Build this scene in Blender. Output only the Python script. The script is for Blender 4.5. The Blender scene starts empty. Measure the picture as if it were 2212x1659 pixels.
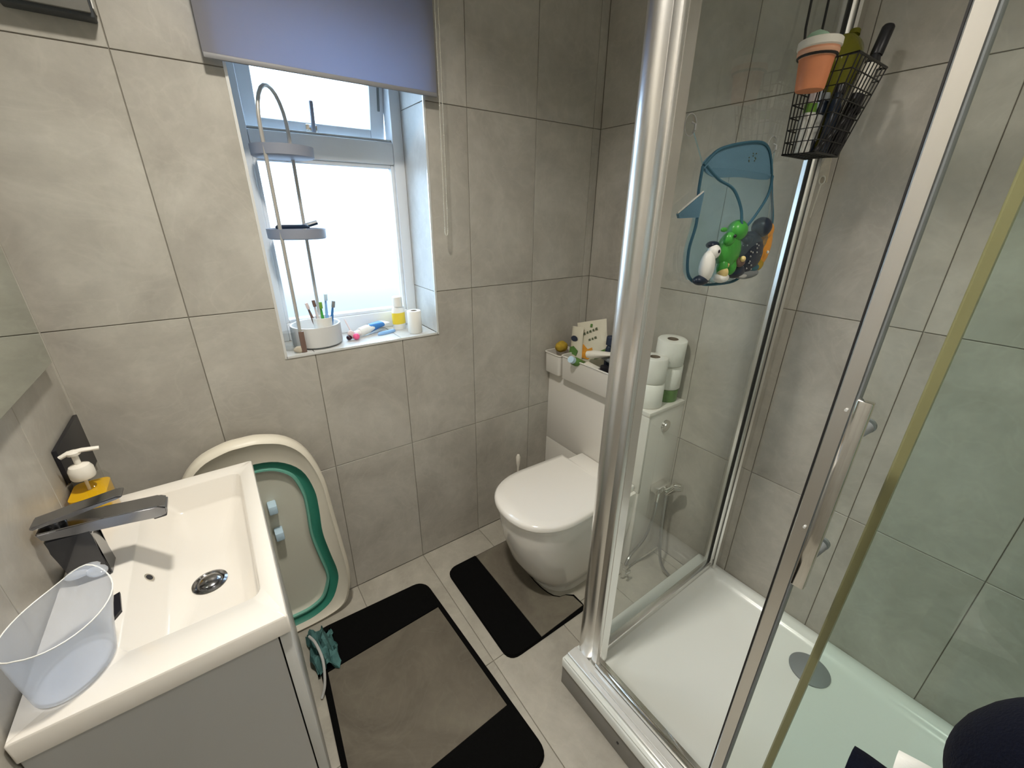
import bpy, bmesh, math, random
from math import pi, sin, cos, radians as R_
from mathutils import Vector, Matrix, noise
random.seed(7)
SC = bpy.context.scene
COL = SC.collection
W = 1.8335          # right wall
CEIL = 2.42
YF = -2.15          # front wall behind the camera

# ---------------------------------------------------------------- camera, world, light, exposure
cam = bpy.data.cameras.new('camera'); co = bpy.data.objects.new('camera', cam); COL.objects.link(co)
cam.sensor_fit = 'HORIZONTAL'; cam.sensor_width = 36.0; cam.lens = 893.07/2212*36.0; cam.clip_start = 0.02
Rm = Matrix(((0.8150453153, 0.2157748305, -0.5377195891), (-0.5793185593, 0.3187837853, -0.7501779157),
             (0.0095467735, 0.9229399335, 0.3848255947)))
co.matrix_world = Matrix.Translation((0.36344516, -1.42899449, 1.47765995)) @ Rm.to_4x4()
SC.camera = co
wd = bpy.data.worlds.new('sky'); SC.world = wd; wd.use_nodes = True
bg = wd.node_tree.nodes['Background']
bg.inputs[0].default_value = (0.55, 0.77, 1.0, 1); bg.inputs[1].default_value = 9.5
SC.view_settings.view_transform = 'Standard'; SC.view_settings.look = 'None'
SC.view_settings.exposure = 0.0; SC.view_settings.gamma = 1.0
SC.view_settings.use_curve_mapping = False
SC.cycles.use_denoising = True
SC.cycles.max_bounces = 10; SC.cycles.transparent_max_bounces = 24
SC.cycles.transmission_bounces = 8; SC.cycles.glossy_bounces = 5; SC.cycles.diffuse_bounces = 5
SC.cycles.sample_clamp_indirect = 6.0
LAMPS = [((0.50, -0.80), 15.0), ((1.10, -1.80), 6.0)]
for (lx, ly), pw in LAMPS:
    ld = bpy.data.lights.new('ceiling_lamp_light', 'AREA'); ld.shape = 'DISK'; ld.size = 0.13
    ld.energy = pw; ld.color = (1.0, 0.945, 0.85)
    lo = bpy.data.objects.new('ceiling_lamp_light', ld); COL.objects.link(lo); lo.location = (lx, ly, CEIL-0.012); ld.spread = R_(138)

# ---------------------------------------------------------------- materials
def newmat(name):
    m = bpy.data.materials.new(name); m.use_nodes = True
    return m, m.node_tree.nodes, m.node_tree.links, m.node_tree.nodes['Principled BSDF']
def mat(name, col, rough=0.5, metal=0.0, spec=0.5, coat=0.0, noisec=0.0, nscale=20, bump=0.0, trans=0.0, ior=1.45,
        sheen=0.0, alpha=1.0, sss=0.0):
    m, n, l, p = newmat(name)
    p.inputs['Base Color'].default_value = (*col, 1); p.inputs['Roughness'].default_value = rough
    p.inputs['Metallic'].default_value = metal; p.inputs['Specular IOR Level'].default_value = spec
    p.inputs['Coat Weight'].default_value = coat; p.inputs['Transmission Weight'].default_value = trans
    p.inputs['IOR'].default_value = ior; p.inputs['Sheen Weight'].default_value = sheen; p.inputs['Alpha'].default_value = alpha
    if noisec or bump:
        tc = n.new('ShaderNodeTexCoord'); nz = n.new('ShaderNodeTexNoise'); nz.inputs['Scale'].default_value = nscale
        nz.inputs['Detail'].default_value = 6
        l.new(tc.outputs['Object'], nz.inputs['Vector'])
        if noisec:
            mx = n.new('ShaderNodeMix'); mx.data_type = 'RGBA'
            mx.inputs[6].default_value = (*[c*(1-noisec) for c in col], 1); mx.inputs[7].default_value = (*[min(1, c*(1+noisec)) for c in col], 1)
            l.new(nz.outputs['Fac'], mx.inputs[0]); l.new(mx.outputs[2], p.inputs['Base Color'])
        if bump:
            b = n.new('ShaderNodeBump'); b.inputs['Strength'].default_value = bump; b.inputs['Distance'].default_value = 0.002
            l.new(nz.outputs['Fac'], b.inputs['Height']); l.new(b.outputs[0], p.inputs['Normal'])
    return m
def stone(name, c1, c2, c3, rough=0.38):
    """large cloudy stone-effect porcelain, tone varies a little from tile to tile"""
    m, n, l, p = newmat(name)
    g = n.new('ShaderNodeNewGeometry'); oi = n.new('ShaderNodeObjectInfo')
    off = n.new('ShaderNodeVectorMath'); off.operation = 'MULTIPLY_ADD'
    cr = n.new('ShaderNodeCombineXYZ')
    for i in range(3): l.new(oi.outputs['Random'], cr.inputs[i])
    off.inputs[1].default_value = (7, 5, 9); l.new(cr.outputs[0], off.inputs[0]); l.new(g.outputs['Position'], off.inputs[2])
    a = n.new('ShaderNodeTexNoise'); a.inputs['Scale'].default_value = 2.6; a.inputs['Detail'].default_value = 8
    a.inputs['Roughness'].default_value = 0.62; a.inputs['Distortion'].default_value = 0.9
    b = n.new('ShaderNodeTexNoise'); b.inputs['Scale'].default_value = 14; b.inputs['Detail'].default_value = 8; b.inputs['Roughness'].default_value = 0.7
    v = n.new('ShaderNodeTexNoise'); v.inputs['Scale'].default_value = 5; v.inputs['Detail'].default_value = 4; v.inputs['Distortion'].default_value = 2.2
    for t in (a, b, v): l.new(off.outputs[0], t.inputs['Vector'])
    r = n.new('ShaderNodeValToRGB'); r.color_ramp.elements[0].position = 0.30; r.color_ramp.elements[1].position = 0.72
    r.color_ramp.elements[0].color = (*c1, 1); r.color_ramp.elements[1].color = (*c3, 1)
    e = r.color_ramp.elements.new(0.5); e.color = (*c2, 1)
    l.new(a.outputs['Fac'], r.inputs[0])
    m2 = n.new('ShaderNodeMix'); m2.data_type = 'RGBA'; m2.blend_type = 'OVERLAY'; m2.inputs[0].default_value = 0.22
    l.new(r.outputs[0], m2.inputs[6]); l.new(b.outputs['Fac'], m2.inputs[7])
    vr = n.new('ShaderNodeValToRGB'); vr.color_ramp.elements[0].position = 0.46; vr.color_ramp.elements[1].position = 0.54
    vr.color_ramp.elements[0].color = (0, 0, 0, 1); vr.color_ramp.elements[1].color = (0, 0, 0, 1)
    ve = vr.color_ramp.elements.new(0.5); ve.color = (0.07, 0.07, 0.07, 1)
    l.new(v.outputs['Fac'], vr.inputs[0])
    m3 = n.new('ShaderNodeMix'); m3.data_type = 'RGBA'; m3.inputs[7].default_value = (*[min(1, c*1.5) for c in c3], 1)
    l.new(vr.outputs[0], m3.inputs[0]); l.new(m2.outputs[2], m3.inputs[6])
    l.new(m3.outputs[2], p.inputs['Base Color']); p.inputs['Roughness'].default_value = rough
    bp = n.new('ShaderNodeBump'); bp.inputs['Strength'].default_value = 0.12; bp.inputs['Distance'].default_value = 0.002
    l.new(b.outputs['Fac'], bp.inputs['Height']); l.new(bp.outputs[0], p.inputs['Normal'])
    return m
def thin_glass(name, tint, refl=1.0, rough=0.0, tr=0.0):
    m, n, l, p = newmat(name); out = n['Material Output']
    t = n.new('ShaderNodeBsdfTransparent'); t.inputs[0].default_value = (*tint, 1)
    g = n.new('ShaderNodeBsdfGlossy'); g.inputs['Roughness'].default_value = rough; g.inputs['Color'].default_value = (refl, refl, refl, 1)
    f = n.new('ShaderNodeFresnel'); f.inputs[0].default_value = 1.42
    ge = n.new('ShaderNodeNewGeometry'); inv = n.new('ShaderNodeMath'); inv.operation = 'SUBTRACT'; inv.inputs[0].default_value = 1.0
    mu = n.new('ShaderNodeMath'); mu.operation = 'MULTIPLY'; l.new(ge.outputs['Backfacing'], inv.inputs[1]); l.new(inv.outputs[0], mu.inputs[0]); l.new(f.outputs[0], mu.inputs[1])
    mx = n.new('ShaderNodeMixShader'); l.new(mu.outputs[0], mx.inputs[0]); l.new(t.outputs[0], mx.inputs[1]); l.new(g.outputs[0], mx.inputs[2])
    last = mx
    if tr:
        d = n.new('ShaderNodeBsdfTranslucent'); d.inputs[0].default_value = (*tint, 1); df = n.new('ShaderNodeBsdfDiffuse'); df.inputs[0].default_value = (*tint, 1)
        a = n.new('ShaderNodeMixShader'); a.inputs[0].default_value = 0.5; l.new(d.outputs[0], a.inputs[1]); l.new(df.outputs[0], a.inputs[2])
        b = n.new('ShaderNodeMixShader'); b.inputs[0].default_value = tr; l.new(mx.outputs[0], b.inputs[1]); l.new(a.outputs[0], b.inputs[2]); last = b
    l.new(last.outputs[0], out.inputs[0])
    return m
def fabric_tl(name, col, tcol, fac, rough=0.9):
    m, n, l, p = newmat(name); out = n['Material Output']
    d = n.new('ShaderNodeBsdfDiffuse'); d.inputs[0].default_value = (*col, 1)
    t = n.new('ShaderNodeBsdfTranslucent'); t.inputs[0].default_value = (*tcol, 1)
    mx = n.new('ShaderNodeMixShader'); mx.inputs[0].default_value = fac
    l.new(d.outputs[0], mx.inputs[1]); l.new(t.outputs[0], mx.inputs[2]); l.new(mx.outputs[0], out.inputs[0])
    return m
def chrome_mat(name, col, rough):
    m, n, l, p = newmat(name)
    p.inputs['Base Color'].default_value = (*col, 1); p.inputs['Metallic'].default_value = 1; p.inputs['Roughness'].default_value = rough
    return m

M = {}
M['tile'] = stone('wall_stone_tile', (0.350, 0.326, 0.283), (0.425, 0.400, 0.352), (0.505, 0.480, 0.428), 0.34)
M['floor'] = stone('floor_stone_tile', (0.32, 0.297, 0.25), (0.385, 0.36, 0.305), (0.455, 0.425, 0.365), 0.42)
M['grout'] = mat('grout', (0.25, 0.23, 0.195), 0.9, noisec=0.15, nscale=60)
M['reveal'] = stone('reveal_stone_tile', (0.50, 0.50, 0.48), (0.56, 0.56, 0.54), (0.62, 0.62, 0.60), 0.4)
M['paint'] = mat('ceiling_paint', (0.80, 0.79, 0.76), 0.9)
M['white'] = mat('white_plastic', (0.82, 0.81, 0.77), 0.35)
M['upvc'] = mat('window_upvc', (0.78, 0.82, 0.86), 0.3)
M['ceramic'] = mat('ceramic', (0.84, 0.81, 0.76), 0.12, coat=0.5, spec=0.5)
M['basin'] = mat('basin_resin', (0.76, 0.72, 0.66), 0.18, coat=0.4)
M['gloss'] = mat('white_gloss_board', (0.74, 0.71, 0.66), 0.22, coat=0.4)
M['vanity'] = mat('grey_gloss_board', (0.49, 0.49, 0.48), 0.25, coat=0.3)
M['vedge'] = mat('grey_board_edge', (0.60, 0.60, 0.58), 0.35)
M['acryl'] = mat('shower_tray_acrylic', (0.80, 0.825, 0.79), 0.22, coat=0.3)
M['riser'] = mat('tray_riser_grey', (0.26, 0.25, 0.23), 0.5, noisec=0.08)
M['chrome'] = chrome_mat('chrome', (0.80, 0.79, 0.76), 0.10)
M['chromeb'] = chrome_mat('satin_chrome', (0.88, 0.87, 0.85), 0.27)
M['alu'] = mat('white_silver_trim', (0.80, 0.80, 0.78), 0.25, metal=0.35)
M['gasket'] = mat('black_gasket', (0.02, 0.02, 0.02), 0.6)
M['gold'] = mat('yellowed_plastic_seal', (0.40, 0.355, 0.18), 0.4, noisec=0.1, nscale=12)
M['black'] = mat('black_plastic', (0.012, 0.012, 0.016), 0.35)
M['blackg'] = mat('black_gloss_tap', (0.02, 0.021, 0.026), 0.16, coat=0.6)
M['tapchrome'] = chrome_mat('dark_chrome_tap_top', (0.33, 0.33, 0.34), 0.16)
M['wire'] = mat('black_wire', (0.012, 0.012, 0.012), 0.4)
M['glass'] = thin_glass('shower_glass', (0.95, 0.975, 0.962))
M['glassf'] = thin_glass('fixed_green_glass', (0.885, 0.950, 0.930))
M['clear'] = thin_glass('clear_plastic', (0.93, 0.93, 0.92), 1.0, 0.05)
M['jug'] = thin_glass('translucent_jug_plastic', (0.92, 0.945, 0.99), 0.8, 0.12, tr=0.30)
M['mirror'] = chrome_mat('mirror_silver', (0.70, 0.75, 0.70), 0.01)
M['amber'] = mat('amber_soap', (0.88, 0.52, 0.01), 0.08, trans=0.25, ior=1.2)
M['beige'] = mat('bath_beige_plastic', (0.74, 0.69, 0.58), 0.38)
M['bathfloor'] = mat('bath_inner_plastic', (0.60, 0.59, 0.50), 0.35)
M['green'] = mat('green_silicone', (0.035, 0.22, 0.155), 0.38)
M['greenl'] = mat('light_green_silicone', (0.16, 0.42, 0.33), 0.4)
M['teal'] = mat('teal_cloth', (0.16, 0.36, 0.35), 0.85, noisec=0.3, nscale=80, bump=0.5)
M['paleblue'] = mat('pale_blue_plastic', (0.50, 0.66, 0.78), 0.35)
M['matblack'] = mat('black_mat_pile', (0.004, 0.004, 0.004), 1.0, bump=1.0, nscale=900, spec=0.1, noisec=0.4)
M['mattaupe'] = stone('taupe_mat_pile', (0.085, 0.072, 0.055), (0.13, 0.112, 0.085), (0.18, 0.165, 0.125), 0.85)
M['blind'] = fabric_tl('roller_blind_fabric', (0.46, 0.42, 0.39), (0.36, 0.47, 0.66), 0.62)
M['blindbar'] = mat('blind_hem_bar', (0.24, 0.24, 0.25), 0.5)
M['paper'] = mat('tissue_paper', (0.82, 0.81, 0.76), 0.95, bump=0.3, nscale=200)
M['card'] = mat('cardboard_core', (0.22, 0.17, 0.12), 0.9)
M['terra'] = mat('terracotta_plastic', (0.72, 0.26, 0.12), 0.5, noisec=0.15, nscale=30)
M['terral'] = mat('pale_terracotta', (0.78, 0.42, 0.27), 0.5)
M['cream'] = mat('cream_plastic', (0.78, 0.74, 0.66), 0.45)
M['sage'] = mat('sage_soap', (0.28, 0.42, 0.30), 0.5, noisec=0.2, nscale=25)
M['olive'] = mat('olive_gel_bottle', (0.24, 0.23, 0.03), 0.12, trans=0.45, ior=1.2)
M['lime'] = mat('lime_green_label', (0.16, 0.34, 0.04), 0.4)
M['pinkw'] = mat('pale_pink_plastic', (0.72, 0.62, 0.62), 0.4)
M['navy'] = mat('navy_fleece', (0.003, 0.004, 0.010), 0.95, sheen=0.02, spec=0.1, bump=0.8, nscale=350, noisec=0.35)
M['fanfront'] = mat('extractor_fan_cover', (0.16, 0.155, 0.14), 0.4)
M['fandark'] = mat('extractor_fan_underside', (0.045, 0.05, 0.055), 0.6)
M['ribw'] = mat('ribbed_white_plastic', (0.72, 0.72, 0.71), 0.4)
M['traygrey'] = mat('grey_blue_plastic', (0.27, 0.29, 0.35), 0.45)
M['goldtube'] = mat('brushed_brass_tube', (0.50, 0.47, 0.42), 0.35, metal=0.3)
M['pink'] = mat('pink_plastic', (0.78, 0.10, 0.25), 0.35)
M['blue'] = mat('blue_plastic', (0.05, 0.20, 0.50), 0.35)
M['lblue'] = mat('light_blue_plastic', (0.25, 0.45, 0.75), 0.4)
M['brown'] = mat('brown_plastic', (0.16, 0.10, 0.08), 0.5)
M['yellow'] = mat('yellow_liquid', (0.80, 0.60, 0.05), 0.3)
M['mustard'] = mat('mustard_sponge', (0.42, 0.28, 0.03), 0.9, noisec=0.4, nscale=60, bump=1.0)
M['orange'] = mat('orange_plastic', (0.80, 0.33, 0.04), 0.4)
M['tgreen'] = mat('toy_green', (0.06, 0.34, 0.05), 0.3)
M['tnavy'] = mat('toy_navy', (0.012, 0.022, 0.045), 0.3)
M['tteal'] = mat('toy_teal', (0.02, 0.10, 0.13), 0.4)
M['cyellow'] = mat('toy_cream_yellow', (0.75, 0.58, 0.25), 0.45)
M['plum'] = mat('plum_bottle', (0.03, 0.008, 0.02), 0.25)
M['leaf'] = mat('green_print', (0.10, 0.22, 0.05), 0.5, noisec=0.4, nscale=60)
M['oprint'] = mat('orange_fruit_print', (0.65, 0.28, 0.03), 0.5, noisec=0.5, nscale=50)
M['pack'] = mat('cream_wrap', (0.66, 0.62, 0.50), 0.35, bump=0.6, nscale=30)
M['ink'] = mat('grey_green_ink', (0.10, 0.12, 0.07), 0.6)
M['darkink'] = mat('dark_blue_ink', (0.02, 0.03, 0.06), 0.5)
M['hose'] = chrome_mat('steel_hose', (0.50, 0.50, 0.49), 0.3)
M['mesh'] = thin_glass('blue_net', (0.80, 0.92, 0.96), 0.2, 0.5, tr=0.12)
M['bagblue'] = mat('blue_bag_panel', (0.13, 0.26, 0.36), 0.8, bump=0.5, nscale=400)
M['bagpipe'] = mat('blue_bag_piping', (0.04, 0.13, 0.19), 0.7)
M['cord'] = mat('ivory_cord', (0.55, 0.53, 0.45), 0.6)
M['gnd'] = mat('outside_paving', (0.060, 0.050, 0.050), 0.9)
M['stonep'] = mat('beige_pebble', (0.50, 0.45, 0.36), 0.7, noisec=0.3, nscale=40)
M['grey'] = mat('mid_grey_plastic', (0.22, 0.24, 0.25), 0.5)
M['greyl'] = mat('light_grey_plastic', (0.45, 0.45, 0.44), 0.5)
M['lamp'], _n, _l, _p = newmat('lamp_diffuser')
_p.inputs['Emission Color'].default_value = (1, 0.94, 0.84, 1); _p.inputs['Emission Strength'].default_value = 6
def frosted():
    m, n, l, p = newmat('frosted_window_glass'); out = n['Material Output']
    r = n.new('ShaderNodeBsdfRefraction'); r.inputs['Roughness'].default_value = 0.62; r.inputs['IOR'].default_value = 1.18
    r.inputs['Color'].default_value = (1, 1, 1, 1)
    t = n.new('ShaderNodeBsdfTranslucent'); t.inputs[0].default_value = (0.85, 0.92, 1, 1)
    mx = n.new('ShaderNodeMixShader'); mx.inputs[0].default_value = 0.07
    l.new(r.outputs[0], mx.inputs[1]); l.new(t.outputs[0], mx.inputs[2]); l.new(mx.outputs[0], out.inputs[0])
    return m
M['frost'] = frosted()

# ---------------------------------------------------------------- geometry helpers
G = bmesh.new
def box(g, x0, x1, y0, y1, z0, z1, bev=0.0, seg=2, mx=None):
    vs = [g.verts.new(p) for p in ((x0,y0,z0),(x1,y0,z0),(x1,y1,z0),(x0,y1,z0),(x0,y0,z1),(x1,y0,z1),(x1,y1,z1),(x0,y1,z1))]
    fs = [g.faces.new([vs[i] for i in q]) for q in ((0,3,2,1),(4,5,6,7),(0,1,5,4),(1,2,6,5),(2,3,7,6),(3,0,4,7))]
    if mx is not None: bmesh.ops.transform(g, matrix=mx, verts=vs)
    if bev:
        es = list({e for f in fs for e in f.edges})
        bmesh.ops.bevel(g, geom=es, offset=bev, segments=seg, profile=0.5, affect='EDGES')
    return vs
def loft(g, loops, cap=(True, True), close=True):
    rs = [[g.verts.new(p) for p in lp] for lp in loops]
    n = len(rs[0])
    for a, b in zip(rs, rs[1:]):
        for i in range(n if close else n-1):
            j = (i+1) % n; g.faces.new((a[i], a[j], b[j], b[i]))
    if cap[0]: g.faces.new(rs[0][::-1])
    if cap[1]: g.faces.new(rs[-1])
    return rs
def lathe(g, prof, c=(0,0,0), n=24, sx=1.0, sy=1.0, cap=(True, True)):
    return loft(g, [[(c[0]+r*sx*cos(2*pi*i/n), c[1]+r*sy*sin(2*pi*i/n), c[2]+z) for i in range(n)] for r, z in prof], cap)
def frame_at(t):
    t = t.normalized(); a = Vector((0,0,1)) if abs(t.z) < 0.9 else Vector((1,0,0))
    u = t.cross(a).normalized(); return u, t.cross(u).normalized()
def tube(g, pts, r, n=8, closed=False, ry=None):
    P = [Vector(p) for p in pts]; m = len(P); loops = []; u0 = None
    for i in range(m):
        if closed: t = P[(i+1) % m]-P[i-1]
        else: t = P[min(i+1, m-1)]-P[max(i-1, 0)]
        if u0 is None: u, v = frame_at(t)
        else:
            t = t.normalized(); u = (u0 - t*u0.dot(t)).normalized(); v = t.cross(u)
        u0 = u; rr = r[i] if isinstance(r, (list, tuple)) else r
        loops.append([P[i]+u*rr*cos(2*pi*k/n)+v*(ry or rr)*sin(2*pi*k/n) for k in range(n)])
    if closed:
        rs = [[g.verts.new(p) for p in lp] for lp in loops]
        for a in range(m):
            A, B = rs[a], rs[(a+1) % m]
            for i in range(n): j = (i+1) % n; g.faces.new((A[i], A[j], B[j], B[i]))
    else: loft(g, loops)
def cyl(g, p0, p1, r0, r1=None, n=20): tube(g, [p0, p1], [r0, r1 if r1 is not None else r0], n)
def prism(g, poly, a, b, axis='z'):
    def P(p, h): return {'z': (p[0], p[1], h), 'y': (p[0], h, p[1]), 'x': (h, p[0], p[1])}[axis]
    return loft(g, [[P(p, a) for p in poly], [P(p, b) for p in poly]])
def rrect(x0, x1, y0, y1, r, n=6):
    out = []
    for cx, cy, a in ((x1-r, y1-r, 0), (x0+r, y1-r, 90), (x0+r, y0+r, 180), (x1-r, y0+r, 270)):
        for i in range(n+1):
            t = R_(a+90*i/n); out.append((cx+r*cos(t), cy+r*sin(t)))
    return out
def rr3(x0, x1, y0, y1, r, z, n=6): return [(p[0], p[1], z(p) if callable(z) else z) for p in rrect(x0, x1, y0, y1, r, n)]
def ball(g, c, rx, ry=None, rz=None, n=16, m=10, mx=None):
    ry = ry or rx; rz = rz or rx
    o = bmesh.ops.create_uvsphere(g, u_segments=n, v_segments=m, radius=1.0)
    mt = Matrix.Translation(c) @ (mx or Matrix.Identity(4)) @ Matrix.Diagonal((rx, ry, rz, 1))
    bmesh.ops.transform(g, matrix=mt, verts=o['verts']); return o['verts']
def spline(pts, n=8, closed=False):
    P = [Vector(p) for p in pts]; m = len(P); out = []
    rng = range(m) if closed else range(m-1)
    for i in rng:
        if closed: a, b, c, d = P[i-1], P[i], P[(i+1) % m], P[(i+2) % m]
        else: a, b, c, d = P[max(i-1, 0)], P[i], P[i+1], P[min(i+2, m-1)]
        for k in range(n):
            t = k/n
            out.append(0.5*((2*b)+(c-a)*t+(2*a-5*b+4*c-d)*t*t+(3*b-a-3*c+d)*t**3))
    if not closed: out.append(P[-1])
    return out
ORG = {}
def obj(name, g, m, parent=None, smooth=True, ang=38, label=None, kind=None, org=None, local=False):
    bmesh.ops.recalc_face_normals(g, faces=g.faces[:])
    if smooth:
        for f in g.faces: f.smooth = True
        for e in g.edges:
            if len(e.link_faces) == 2 and e.calc_face_angle(0) > R_(ang): e.smooth = False
    if org is None and not local:
        if parent is not None: org = ORG.get(parent.name, Vector((0, 0, 0)))
        else:
            xs = [v.co for v in g.verts]
            org = Vector(((min(v.x for v in xs)+max(v.x for v in xs))/2, (min(v.y for v in xs)+max(v.y for v in xs))/2, min(v.z for v in xs)))
    org = Vector(org) if org is not None else Vector((0, 0, 0))
    if not local: bmesh.ops.translate(g, vec=-org, verts=g.verts)
    me = bpy.data.meshes.new(name); g.to_mesh(me); g.free(); me.materials.append(m)
    o = bpy.data.objects.new(name, me); COL.objects.link(o)
    if parent is not None: o.parent = parent
    else: o.location = org
    ORG[o.name] = Vector(org)
    if parent is not None: ORG[o.name] = Vector(org)
    if label: o['label'] = label
    if kind: o['kind'] = kind
    return o
def thing(name, label, cat, loc=(0, 0, 0), rot=None, group=None, local=False):
    o = bpy.data.objects.new(name, None); COL.objects.link(o); o.location = loc; o.empty_display_size = 0.05
    if rot is not None: o.rotation_euler = rot
    o['label'] = label; o['category'] = cat
    if group: o['group'] = group
    ORG[o.name] = Vector((0, 0, 0)) if local else Vector(loc)
    return o
def tag(o, label, cat, group=None):
    o['label'] = label; o['category'] = cat
    if group: o['group'] = group
    return o
def struct(name, g, m, parent=None, **k):
    o = obj(name, g, m, parent, org=(0, 0, 0), **k)
    if parent is None: o['kind'] = 'structure'
    return o

# ---------------------------------------------------------------- the room
TC = {}
def tiles(parent, polys, plane, m, proud=0.0035, g=0.0011):
    """one object per tile. polys: rectilinear outlines (counter-clockwise) in wall coordinates; plane maps (a,b,h) to space."""
    for poly in polys:
        n = len(poly); ox, oy = poly[0]
        ins = []
        for i in range(n):
            p, q, r = Vector(poly[i-1]), Vector(poly[i]), Vector(poly[(i+1) % n])
            e1, e2 = (q-p).normalized(), (r-q).normalized()
            ins.append((Vector((-e1.y, e1.x))+Vector((-e2.y, e2.x)), q))
        key = (plane.__name__, m.name, tuple((round(a-ox, 4), round(b-oy, 4)) for a, b in poly))
        if key not in TC:
            bm = G(); c = 0.0008
            o3 = Vector(plane(0, 0, 0))
            lo = [Vector(plane(q.x-ox+d.x*g, q.y-oy+d.y*g, -0.003))-o3 for d, q in ins]
            mi = [Vector(plane(q.x-ox+d.x*g, q.y-oy+d.y*g, proud-c))-o3 for d, q in ins]
            to = [Vector(plane(q.x-ox+d.x*(g+c), q.y-oy+d.y*(g+c), proud))-o3 for d, q in ins]
            loft(bm, [lo, mi, to], cap=(False, True))
            bmesh.ops.recalc_face_normals(bm, faces=bm.faces[:])
            me = bpy.data.meshes.new('tile'); bm.to_mesh(me); bm.free(); me.materials.append(m); TC[key] = me
        o = bpy.data.objects.new('tile', TC[key]); COL.objects.link(o); o.parent = parent
        o.location = plane(ox, oy, 0)
def grid(xs, ys, skip=lambda a, b, c, d: False):
    out = []
    for a, b in zip(xs, xs[1:]):
        for c, d in zip(ys, ys[1:]):
            if not skip(a, b, c, d): out.append([(a, c), (b, c), (b, d), (a, d)])
    return out
PR = 0.0035
def pl_back(a, b, h): return (a, PR-h, b)           # front face of tiles at y=0
def pl_right(a, b, h): return (W+PR-h, a, b)
def pl_left(a, b, h): return (-PR+h, a, b)
def pl_floor(a, b, h): return (a, b, -PR+h)
WX0, WX1, WZ0, WZ1, WD = 0.505, 1.031, 1.043, 2.06, 0.20    # window opening and depth of the reveal
ZR = [0, 0.6, 1.2, 1.8, CEIL]
XC = [0, 0.289, 0.589, 0.889, 1.189, 1.489, 1.789, W]

g = G()
for (a, b, c, d) in ((-0.1, WX0-PR, 0, CEIL), (WX1+PR, W+0.1, 0, CEIL), (WX0-PR, WX1+PR, 0, WZ0-PR), (WX0-PR, WX1+PR, WZ1+PR, CEIL)):
    box(g, a, b, PR, 0.30, c, d)
wb = struct('wall_back', g, M['grout'], smooth=False)
def skipw(a, b, c, d): return b > WX0+.001 and a < WX1-.001 and d > WZ0+.001 and c < WZ1-.001
P = grid(XC, ZR, skipw)
P += [[(0.289,0.6),(0.589,0.6),(0.589,WZ0),(WX0,WZ0),(WX0,1.2),(0.289,1.2)],
      [(0.589,0.6),(0.889,0.6),(0.889,WZ0),(0.589,WZ0)],
      [(0.889,0.6),(1.189,0.6),(1.189,1.2),(WX1,1.2),(WX1,WZ0),(0.889,WZ0)],
      [(0.289,1.2),(WX0,1.2),(WX0,1.8),(0.289,1.8)],
      [(WX1,1.2),(1.189,1.2),(1.189,1.8),(WX1,1.8)],
      [(0.289,1.8),(WX0,1.8),(WX0,WZ1),(0.589,WZ1),(0.589,CEIL),(0.289,CEIL)],
      [(0.589,WZ1),(0.889,WZ1),(0.889,CEIL),(0.589,CEIL)],
      [(0.889,WZ1),(WX1,WZ1),(WX1,1.8),(1.189,1.8),(1.189,CEIL),(0.889,CEIL)]]
tiles(wb, P, pl_back, M['tile'])
def pl_rr(a, b, h): return (WX1+PR-h, a, b)
def pl_rl(a, b, h): return (WX0-PR+h, a, b)
def pl_sill(a, b, h): return (a, b, WZ0-PR+h)
def pl_head(a, b, h): return (a, b, WZ1+PR-h)
tiles(wb, grid([0.002, WD], [WZ0, 1.2, 1.8, WZ1]), pl_rr, M['reveal'])
tiles(wb, grid([0.002, WD], [WZ0, 1.2, 1.8, WZ1]), pl_rl, M['reveal'])
tiles(wb, grid([WX0, 0.589, 0.889, WX1], [0.002, WD]), pl_sill, M['reveal'])
tiles(wb, grid([WX0, 0.589, 0.889, WX1], [0.002, WD]), pl_head, M['reveal'])
g = G(); box(g, W+PR, W+0.12, YF, 0.3, 0, CEIL); wr = struct('wall_right', g, M['grout'], smooth=False)
YS = [-2.1, -1.8, -1.5, -1.2, -0.9, -0.6, -0.3, 0]; YS[0] = YF
YSW = [YF, -2.1, -1.8, -1.5, -1.2, -0.9, -0.6, -0.3, 0]
tiles(wr, grid(YSW, ZR), pl_right, M['tile'])
g = G(); box(g, -0.12, -PR, YF, 0.3, 0, CEIL); wl = struct('wall_left', g, M['grout'], smooth=False)
tiles(wl, grid(YSW, ZR), pl_left, M['tile'])
g = G(); box(g, -0.1, W+0.1, YF-0.1, 0.3, -0.1, -PR); fl = struct('floor', g, M['grout'], smooth=False)
tiles(fl, grid(XC, [YF, -1.8, -1.2, -0.6, 0]), pl_floor, M['floor'])
g = G(); box(g, -0.1, W+0.1, YF-0.1, 0.3, CEIL, CEIL+0.1); struct('ceiling', g, M['paint'], smooth=False)
g = G(); box(g, -0.1, W+0.1, YF-0.1, YF, 0, CEIL); wf = struct('wall_front', g, M['paint'], smooth=False)
g = G(); box(g, 0.55, 1.33, YF, YF+0.03, 0, 2.02, 0.004); dr = struct('door_1', g, M['gloss'])
g = G(); cyl(g, (1.25, YF+0.03, 1.0), (1.25, YF+0.075, 1.0), 0.011); tube(g, [(1.25, YF+0.07, 1.0), (1.13, YF+0.07, 1.0)], 0.009); struct('door_handle', g, M['chrome'], dr)
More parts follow.
